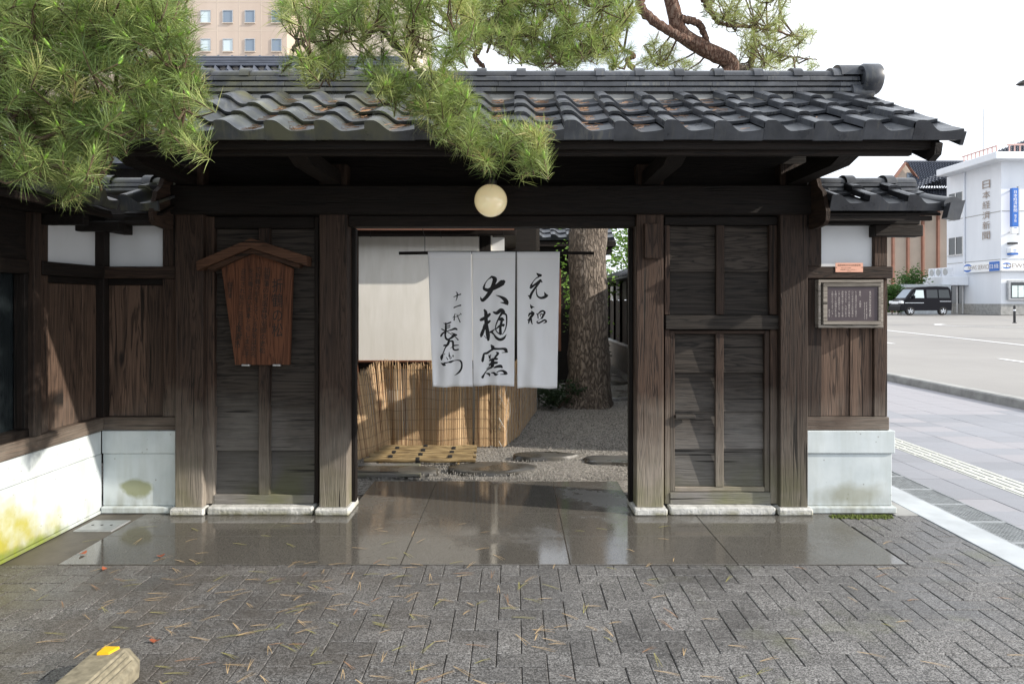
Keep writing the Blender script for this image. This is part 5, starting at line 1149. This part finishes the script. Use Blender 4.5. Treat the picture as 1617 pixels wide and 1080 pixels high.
m = MB(); m.tube([(X(1553, 52), 52, 11.4), (X(1553, 52), 52, Z(172, 52))], .035, 6); m.build('antenna_mast', 'steel', ob)
def yo(px): return XO*F/(px-CX)                   # position along the left face
for pxa, pxb, pya, pyb in ((1499, 1521, 305, 333), (1499, 1521, 375, 402)):
    ya, yb = yo(pxb), yo(pxa); ym = (ya+yb)/2; w = bx('window', 'glass_dark', ob, XO-.02, XO+.1, ya, yb, Z(pyb, ym), Z(pya, ym), 0)
    for a in (ya, ym, yb): bx('window_frame', 'steel', w, XO-.05, XO-.021, a-.06, a+.06, Z(pyb, ym), Z(pya, ym), 0)
    bx('window_frame', 'steel', w, XO-.09, XO-.021, ya-.1, yb+.1, Z(pyb, ym)-.12, Z(pyb, ym)-.01, 0)
def side_letter(par, mat, body, px, py, w, h, vertical=True, dx=.06):
    Y = yo(px); me = text_fit(body, w, h*Y/F, vertical, 1.45); return link('lettering', me, mat, par, (XO-dx, Y, Z(py, Y)), (R(90), 0, R(-90)))
for k, ch in enumerate('日本経済新聞'): side_letter(wall, 'sign_bronze', ch, 1558.5, 291.5+k*16.1, .78, 12.5)
d1 = bx('door', 'glass_dark', ob, XO-.03, XO+.2, yo(1522), yo(1501), G, Z(451, 51), 0)
for px in (1522, 1513, 1502): bx('door_frame', 'steel', d1, XO-.08, XO-.031, yo(px)-.07, yo(px)+.07, G, Z(451, 51), 0)
can = bx('canopy', 'white_wall', ob, XO-1.9, XO-.01, 50.3, 52.8, Z(451, 51), Z(437, 51), .03)
bx('canopy_post', 'white_wall', ob, XO-1.8, XO-1.5, 52.4, 52.7, G, Z(451, 51), .02)
for k, (y, lab) in enumerate(((50.75, 'pale air conditioner unit on the office canopy, next to the banner'), (51.6, 'pale air conditioner unit on the office canopy, the middle one of three'), (52.4, 'pale air conditioner unit on the office canopy, the one above the van'))):
    ac = thing('air_conditioner', lab, 'air conditioner', (XO-1.2, y, Z(437, 51)), 'air conditioners on the canopy'); zc = Z(437, 51)
    bx('casing', 'white_wall', ac, XO-1.5, XO-1.1, y-.36, y+.36, zc, zc+.65, .03); m = MB(); m.lathe((XO-1.52, y-.1, zc+.33), [(.03, -.005), (.25, -.005), (.26, .01), (.26, .03)], 18, 'x'); m.build('fan_grille', 'galvanised', ac)
# banner sign wrapping the corner
bs = thing('banner_sign', 'long white and blue banner sign wrapping the white office corner', 'sign', (XO, YO, 3.6))
zb0, zb1 = Z(428, 47), Z(412, 47)
yl0, yl1 = yo(1526), YO-.10
bx('face', 'sign_white', bs, XO-.16, XO-.005, yl1, yl0, zb0, zb1, 0); bx('blue_face', 'sign_blue', bs, XO-.18, XO-.162, yl1+.01, yo(1566), zb0+.02, zb1-.02, 0)
bx('face', 'sign_white', bs, XO-.15, XO+6.5, YO-.26, YO-.105, zb0, zb1, 0)
def swoosh(par, org, rot, s_, mat='sign_blue'):
    m = MB(); n = 12; pts = []
    for k in range(n+1): a = math.pi*k/n; pts.append((-math.cos(a)*.5, .10+.24*math.sin(a)))
    for k in range(n+1): a = math.pi*k/n; pts.append((math.cos(a)*.5-.0, .10+.08*math.sin(a)))
    up = [(x*s_, y*s_, 0) for x, y in pts]; dn = [(-x*s_, -y*s_, 0) for x, y in pts]; nn_ = len(pts)
    f_ = [(k, k+1, 2*n-k, 2*n+1-k) for k in range(n)]
    m.add(up, f_); m.add(dn, f_); return link('emblem', m.mesh('emblem'), mat, par, org, rot)
me = text_fit('NEWS SERVICE', 2.3, .32, False); link('lettering', me, 'sign_bronze', bs, (XO-.165, yo(1549), (zb0+zb1)/2), (R(90), 0, R(-90)))
me = text_fit('日経', .9, .3, False); link('lettering', me, 'sign_white', bs, (XO-.185, (yl1+yo(1566))/2, (zb0+zb1)/2), (R(90), 0, R(-90)))
swoosh(bs, (XO-.166, yo(1531.5), (zb0+zb1)/2), (R(90), 0, R(-90)), .85)
swoosh(bs, (X(1590, YO-.27), YO-.265, (zb0+zb1)/2), (R(90), 0, 0), .6)
me = text_fit('NEWS', 1.3, .28, False); link('lettering', me, 'sign_bronze', bs, (X(1604.5, YO-.27), YO-.265, (zb0+zb1)/2), (R(90), 0, 0))
vs_ = thing('vertical_sign', 'tall blue projecting sign with white vertical lettering on the white office', 'sign', (X(1604, 46.5), 46.6, Z(370, 46.5)))
YS = 46.4
pan = bx('panel', 'sign_blue', vs_, X(1598.5, YS), X(1608.5, YS), YS, YS+.25, Z(358, YS), Z(297, YS), .02); bx('foot', 'sign_white', vs_, X(1598.5, YS), X(1608.5, YS), YS, YS+.25, Z(369, YS), Z(358.2, YS), .02)
bx('frame', 'steel', vs_, X(1609, YS), X(1611, YS), YS+.05, YS+.2, Z(371, YS), Z(294, YS), .01)
for py in (300, 366): bx('arm', 'steel', vs_, X(1604, YS), X(1606, YS), YS+.26, YO+.01, Z(py, YS), Z(py-1.2, YS), 0)
letter(pan, 'sign_white', '日本経済新聞', 1603.5, 318, 6.2, 34, YS-.01); letter(pan, 'sign_white', '電子版', 1603.5, 345, 4, 12, YS-.01); swoosh(vs_, (X(1603.5, YS), YS-.012, Z(358.5, YS)), (R(90), 0, 0), .26)
bxs = thing('box_sign', 'small white box sign with blue emblem below the tall blue sign', 'sign', (X(1606, 46.6), 46.7, Z(402, 46.6)))
bx('panel', 'sign_white', bxs, X(1600, YS), X(1612, YS), YS+.2, YO-.001, Z(399, YS), Z(391, YS), .02); bx('base', 'sign_blue', bxs, X(1600, YS), X(1612, YS), YS+.2, YO-.001, Z(402, YS), Z(399.3, YS), .02); swoosh(bxs, (X(1606, YS), YS+.19, Z(395.3, YS)), (R(90), 0, 0), .24)
bx('sign_lamp', 'black_plastic', ob, X(1600, YS), X(1613, YS), YS+.3, YO-.001, Z(385, YS), Z(382, YS), .02)
nc = thing('display_case', 'metal framed display case with pinned sheets on the white office wall', 'display case', (X(1608, 46.8), 46.9, Z(474, 46.8)))
bx('case', 'steel', nc, X(1593, 46.7), X(1640, 46.7), 46.72, YO-.062, Z(474, 46.7), Z(443, 46.7), .02); bx('back', 'glass_dark', nc, X(1597, 46.7), X(1638, 46.7), 46.70, 46.718, Z(471, 46.7), Z(446, 46.7), 0)
for k in range(4):
    bx('sheet', 'paper', nc, X(1598+k*10, 46.7), X(1606.6+k*10, 46.7), 46.685, 46.698, Z(469.5, 46.7), Z(451, 46.7), 0)
# --- tiled hall behind
hb = thing('assembly_hall', 'large beige hall with brown pilasters and grey tiled gable roofs', 'building', (38, 68, G))
YA = 62.0
bx('wall', 'hall_wall', hb, X(1380, YA), X(1530, YA), YA, 80, G, Z(322, YA), 0)
for px in (1385.5, 1409, 1432.5, 1456, 1480, 1503.5): bx('pilaster', 'hall_brown', hb, X(px-1.6, YA), X(px+1.6, YA), YA-.25, YA-.001, G, Z(322, YA), 0)
def tiled_slope(par, a, b, c_, d_, nrow, ncol, mat='hall_tile', name='roof'):
    """corrugated tile slope between eave a-b and ridge d_-c_"""
    a, b, c_, d_ = map(np.array, (a, b, c_, d_)); nrm = np.cross(b-a, d_-a).astype(float); nrm /= np.linalg.norm(nrm); nrm *= 1 if nrm[2] > 0 else -1; m = MB(); nu = ncol*4; nv = nrow*2
    for j in range(nv+1):
        t_ = (j//2+(j % 2)*.999)/nrow if j < nv else 1.0
        for i in range(nu+1):
            s_ = i/nu; p = (a*(1-s_)+b*s_)*(1-t_)+(d_*(1-s_)+c_*s_)*t_; m.v.append(tuple(p+nrm*(.09*math.sin(2*math.pi*s_*ncol)+.10*(1-(t_*nrow) % 1 if j % 2 == 0 and j < nv else 0))))
    m.f = [(j*(nu+1)+i, j*(nu+1)+i+1, (j+1)*(nu+1)+i+1, (j+1)*(nu+1)+i) for j in range(nv) for i in range(nu)]
    return m.build(name, mat, par, 40)
e0, e1 = 60.8, 66.0
A, B = (X(1443, e0), e0, Z(296, e0)), (X(1545, e0), e0, Z(296, e0)); Dp, Cp = (X(1430.5, e1), e1, Z(256, e1)), (X(1545, e1), e1, Z(256, e1))
up = tiled_slope(hb, A, B, Cp, Dp, 12, 26)
bx('ridge', 'hall_tile', up, X(1429, e1), X(1545, e1), e1-.15, e1+.25, Z(258, e1), Z(254, e1), .05)
m = MB(); m.add([(X(1411, e1), e1+.2, Z(283, e1)), (X(1430.5, e1), e1+.2, Z(258, e1)), A, (X(1440, e0), e0+.3, Z(290, e0))], [(0, 1, 2)]); m.v = [(x, y, z) for x, y, z in m.v]
gbl = MB(); gbl.prism([(X(1413, 63), Z(283, 63)), (X(1430, 63), Z(261, 63)), (X(1450, 63), Z(283, 63))], 'y', 63, 63.3); gb = gbl.build('gable', 'hall_wall', hb)
for (p0, p1) in (((1409.5, 283), (1430, 256)), ((1430, 256), (1453, 285))):
    w_ = MB(); w_.prism([(X(p0[0], 62.6), Z(p0[1], 62.6)), (X(p1[0], 62.6), Z(p1[1], 62.6)), (X(p1[0], 62.6), Z(p1[1]+4, 62.6)), (X(p0[0]+2.5, 62.6), Z(p0[1]+2.5, 62.6))], 'y', 62.5, 62.9); w_.build('bargeboard', 'hall_brown', hb)
bx('gable_window', 'glass_sky', gb, X(1432, 62.95), X(1441, 62.95), 62.93, 62.99, Z(282, 62.95), Z(273, 62.95), 0)
lo_ = tiled_slope(hb, (X(1432, 59.8), 59.8, Z(305, 59.8)), (X(1545, 59.8), 59.8, Z(262, 59.8)), (X(1545, 62), 62.1, Z(250, 62)), (X(1438, 62), 62.1, Z(293, 62)), 4, 20)
bx('eave_board', 'hall_brown', hb, X(1380, 61), X(1530, 61), 61.0, 61.3, Z(325, 61), Z(309, 61), 0)
low = tiled_slope(hb, (X(1380, 60), 60, Z(318, 60)), (X(1530, 60), 60, Z(318, 60)), (X(1530, 62), 62, Z(296, 62)), (X(1380, 62), 62, Z(296, 62)), 5, 34)
big = tiled_slope(hb, (X(1495, 66), 66, Z(285, 66)), (X(1700, 66), 66, Z(285, 66)), (X(1700, 76), 76, Z(190, 76)), (X(1502, 76), 76, Z(266, 76)), 14, 40)
bx('upper_wall', 'hall_wall', hb, X(1440, 63.4), X(1700, 63.4), 63.4, 80, Z(322, 63.4), Z(300, 63.4), 0)
# --- parked van
vn = thing('parked_van', 'black minivan with yellow licence plate parked beside the white office', 'van', (27.2, 46.7, G))
VX, VY = 25.55, 46.0
prof_v = [(0, .30), (0, .78), (.10, .98), (.36, 1.10), (.86, 1.72), (1.10, 1.86), (2.4, 1.92), (3.20, 1.88), (3.36, 1.70), (3.40, .95), (3.38, .32)]
m = MB(); n = len(prof_v)
for yy_, s_ in ((0, 0), (.06, 1), (1.42, 1), (1.48, 0)):
    for x, z in prof_v: ins = .05 if (s_ == 0) else 0; m.v.append((VX+x+(ins if x < 1.5 else -ins), VY+yy_+(.10*max(0, (z-1.05))/.85 if yy_ < .7 else -.10*max(0, (z-1.05))/.85), G+z-(ins*.6 if z > 1.5 else 0)))
m.f = [tuple(range(n)), tuple(3*n+k for k in range(n))[::-1]]+[(i*n+k, (i+1)*n+k, (i+1)*n+(k+1) % n, i*n+(k+1) % n) for i in range(3) for k in range(n)]
body = m.build('body', 'car_paint', vn, 30)
sidey = lambda z: VY+.10*max(0, (z-1.05))/.85-.004
def side_pane(x0, x1, x2, x3, z0, z1, mat, name='window'): m = MB(); m.add([(VX+x0, sidey(z0), G+z0), (VX+x1, sidey(z0), G+z0), (VX+x2, sidey(z1), G+z1), (VX+x3, sidey(z1), G+z1)], [(0, 1, 2, 3)]); m.add([(x, y-.012, z) for x, y, z in m.v], [(0, 1, 2, 3)]); m.f += [(0, 1, 5, 4), (1, 2, 6, 5), (2, 3, 7, 6), (3, 0, 4, 7)]; return m.build(name, mat, vn)
side_pane(.80, 1.52, 1.50, 1.02, 1.14, 1.66, 'curtain_glass'); side_pane(1.68, 2.42, 2.42, 1.70, 1.14, 1.68, 'glass_dark'); side_pane(2.50, 3.22, 3.16, 2.50, 1.14, 1.68, 'glass_dark')
side_pane(.56, .72, .94, .86, 1.14, 1.50, 'glass_dark')
m = MB(); m.add([(VX+.37, VY+.16, G+1.13), (VX+.37, VY+1.32, G+1.13), (VX+.84, VY+1.24, G+1.70), (VX+.84, VY+.24, G+1.70)], [(0, 1, 2, 3)]); m.v = [(x-.012, y, z+.012) for x, y, z in m.v]; m.build('windscreen', 'glass_sky', vn)
for x in (.62, 2.78):
    wh = MB(); wh.lathe((VX+x, VY+.02, G+.28), [(.15, .18), (.28, .18), (.285, .14), (.285, .02), (.27, -.02), (.18, -.025), (.17, 0)], 24, 'y'); w_ = wh.build('wheel', 'tyre', vn, 40, True)
    rm_ = MB(); rm_.lathe((VX+x, VY+.02, G+.28), [(.165, -.012), (.18, -.028), (.185, -.01)], 24, 'y')
    for k in range(5): a = 2*math.pi*k/5+.3; ca, sa = math.cos(a), math.sin(a); rm_.add([(VX+x+ca*.02-sa*.035, VY-.01, G+.28+sa*.02+ca*.035), (VX+x+ca*.02+sa*.035, VY-.01, G+.28+sa*.02-ca*.035), (VX+x+ca*.175+sa*.022, VY-.01, G+.28+sa*.175-ca*.022), (VX+x+ca*.175-sa*.022, VY-.01, G+.28+sa*.175+ca*.022)], [(0, 1, 2, 3)])
    rm_.build('rim', 'chrome', w_)
bx('headlight', 'lamp_white', vn, VX-.012, VX+.20, VY-.015, VY+.32, G+.76, G+.95, .03); bx('headlight', 'lamp_white', vn, VX-.012, VX+.15, VY+1.16, VY+1.495, G+.76, G+.95, .03)
bx('grille', 'chrome', vn, VX-.02, VX+.02, VY+.33, VY+1.15, G+.74, G+.92, .01); bx('number_plate', 'yellow', vn, VX-.03, VX-.002, VY+.58, VY+.91, G+.40, G+.57, .004); bx('bumper', 'car_paint', vn, VX-.06, VX+.3, VY-.02, VY+1.5, G+.28, G+.62, .04)
bx('trim_strip', 'chrome', vn, VX+.25, VX+1.50, VY-.014, VY-.002, G+.80, G+.83, 0); bx('trim_strip', 'chrome', vn, VX+2.55, VX+3.30, VY-.014, VY-.002, G+.90, G+.93, 0); bx('mirror', 'car_paint', vn, VX+.72, VX+.86, VY-.17, VY-.01, G+1.10, G+1.30, .03)
# --- greenery and low wall by the van
def hedge(name, label, x0, x1, y0, y1, z0, z1, n, seed, size, mat):
    q = np.random.default_rng(seed); t_ = thing(name, label, 'hedge', ((x0+x1)/2, (y0+y1)/2, z0)); pts = np.stack([q.uniform(x0, x1, n), q.uniform(y0, y1, n), z0+(z1-z0)*q.uniform(0.02, 1, n)**.7*(.85+.15*q.random(n))], 1)
    stuff(leaf_cloud(list(pts), size, seed+1).build('foliage', mat, t_)); m = MB()
    for k in range(6): x = x0+(x1-x0)*(k+.5)/6; m.tube([(x, (y0+y1)/2, z0), (x+.1, (y0+y1)/2, (z0+z1)/2)], [.04, .02], 5)
    m.build('stem', 'twig', t_)
hedge('hedge', 'clipped green hedge behind the nose of the black van', 25.3, 27.9, 49.5, 51, G, Z(449, 50), 3600, 3, .2, 'hedge_leaf')
tag(bx('block_wall', 'pale_concrete', None, 27.9, 31.5, 50.2, 50.5, G, Z(449, 50), .02), 'low grey concrete wall behind the black van', 'wall')
bush('shrub', 'loose green shrub rising above the low concrete wall by the van', 'shrub', (29.2, 51.2, G+1.2), (1.6, .5, 1.6), 1500, .2, 'hedge_leaf', 9)
# --- bollard, street lamp and signal at the street corner
bo = thing('bollard', 'slim black street bollard with a white band on the traffic island', 'bollard', (X(1602, 33), 33, tz(33)+.10)); bz = tz(33)+.10
m = MB(); m.lathe((X(1602, 33), 33, bz), [(.09, 0), (.09, .03), (.055, .05), (.055, .80), (.045, .83), (.001, .84)], 14); m.build('post', 'black_plastic', bo, 40); m = MB(); m.lathe((X(1602, 33), 33, bz+.58), [(.057, 0), (.057, .07)], 14); m.build('band', 'sign_white', bo)
sl2 = thing('street_lamp', 'grey street lamp arm reaching in above the road', 'street lamp', (18.6, 24, 0)); zz = Z(132, 24)
m = MB(); m.tube([(18.6, 24, tz(24)), (18.6, 24, 7), (18.6, 24, zz-.2), (18.4, 24, zz), (18.1, 24, zz+.02)], [.10, .08, .06, .05, .045], 10); m.build('pole', 'galvanised', sl2, 40); m = MB(); m.prism([(17.35, zz-.02), (17.5, zz+.10), (17.95, zz+.10), (18.15, zz+.04), (18.1, zz-.05), (17.5, zz-.06)], 'y', 23.87, 24.13); m.build('lamp_head', 'dark_metal', sl2)
ts = thing('traffic_signal', 'black traffic signal lamp on a pole at the street corner', 'traffic signal', (24.2, 32.4, tz(32)))
m = MB(); m.tube([(24.2, 32.4, tz(32)), (24.2, 32.4, 5)], .07, 8); m.build('pole', 'galvanised', ts, 40); bx('housing', 'black_plastic', ts, 23.75, 24.12, 32.25, 32.5, 2.85, 4.6, .05)
for k in range(3): m = MB(); m.lathe((23.93, 32.25, 3.13+k*.57), [(.20, 0), (.22, -.18), (.20, -.18), (.19, -.02), (.001, -.02)], 16, 'y'); m.build('lens_hood', 'black_plastic', ts)
# --- beige tower on the left and tiled roof behind the gate
tw = thing('tower_block', 'tall beige panelled tower block with small square windows above the roofs', 'building', (-35, 88, 0))
YT = 78.0; xt = lambda px: X(px, YT); zt = lambda py: Z(py, YT)
bx('wall', 'beige_panel', tw, xt(-60), xt(453), YT+.001, YT+25, 0, zt(-160), 0)
bx('side_wing', 'beige_side', tw, xt(453)+.002, xt(640), YT+4, YT+25, 0, zt(-160), 0)
def tower_window(px, py, glass):
    w = bx('window', glass, tw, xt(px-7), xt(px+7), YT-.03, YT-.006, zt(py+9), zt(py-9), 0)
    for a, b in ((-8, -7), (7, 8)): bx('frame', 'steel', w, xt(px+a), xt(px+b), YT-.10, YT-.006, zt(py+10), zt(py-10), 0)
    bx('frame', 'steel', w, xt(px-7), xt(px+7), YT-.10, YT-.006, zt(py-9), zt(py-10), 0); bx('sill', 'beige_side', w, xt(px-8.5), xt(px+8.5), YT-.16, YT-.006, zt(py+11), zt(py+10), 0)
gk = 0
for r_, py in enumerate((-18, 27, 72)):
    for px in (220, 255, 290, 325, 360, 395, 437): gk += 1; tower_window(px, py, ('glass_sky', 'curtain_glass', 'glass_sky', 'glass_sky', 'curtain_glass')[(gk*3+r_) % 5])
jo = MB()
for px in (238, 273, 308, 343, 378, 413): jo.box(xt(px)-.03, xt(px)+.03, YT-.012, YT-.002, 2, zt(-159))
for py in (-40, 4, 49, 94, 139): jo.box(xt(-60), xt(453)-.01, YT-.010, YT-.003, zt(py)-.03, zt(py)+.03)
jo.build('panel_joint', 'hall_wall', tw)
nh = thing('neighbour_house', 'dark tiled roof ridge of the house behind the gate roof', 'house', (-6, 14, 0))
YN2 = 13.0; bx('wall', 'cream_plaster', nh, X(200, YN2), X(650, YN2), YN2+1.4, YN2+5, 0, 4.6, 0)
ns_ = tiled_slope(nh, (X(190, 12), 12, 4.3), (X(655, 12), 12, 4.3), (X(640, YN2+1.5), YN2+1.6, Z(108, YN2+1.6)), (X(190, YN2+1.5), YN2+1.6, Z(108, YN2+1.6)), 6, 22)
for k in range(4): bx('ridge_course', 'hall_tile', ns_, X(205, YN2+1.6), X(636, YN2+1.6), YN2+1.45+k*.02, YN2+1.9-k*.02, Z(108-k*4.4, YN2+1.6), Z(104-k*4.4, YN2+1.6), .012)
for k in range(18): m = MB(); x = X(212, YN2+1.6)+k*.29; m.lathe((x, YN2+1.66, Z(91, YN2+1.6)), [(.035, -.02), (.04, .03), (.02, .06)], 8); m.build('ridge_knob', 'hall_tile', ns_)

bx('downpipe', 'white_wall', ob, XO-.14, XO-.02, yo(1524)-.06, yo(1524)+.06, Z(428, 50), 10.9, .02)
for z in (4.35, 7.6): bx('floor_joint', 'kerb_stone', ob, XO-.012, XO-.001, YO+.05, 52.8, z, z+.05, 0); bx('floor_joint', 'kerb_stone', ob, XO+.05, 51.9, YO-.012, YO-.001, z, z+.05, 0)
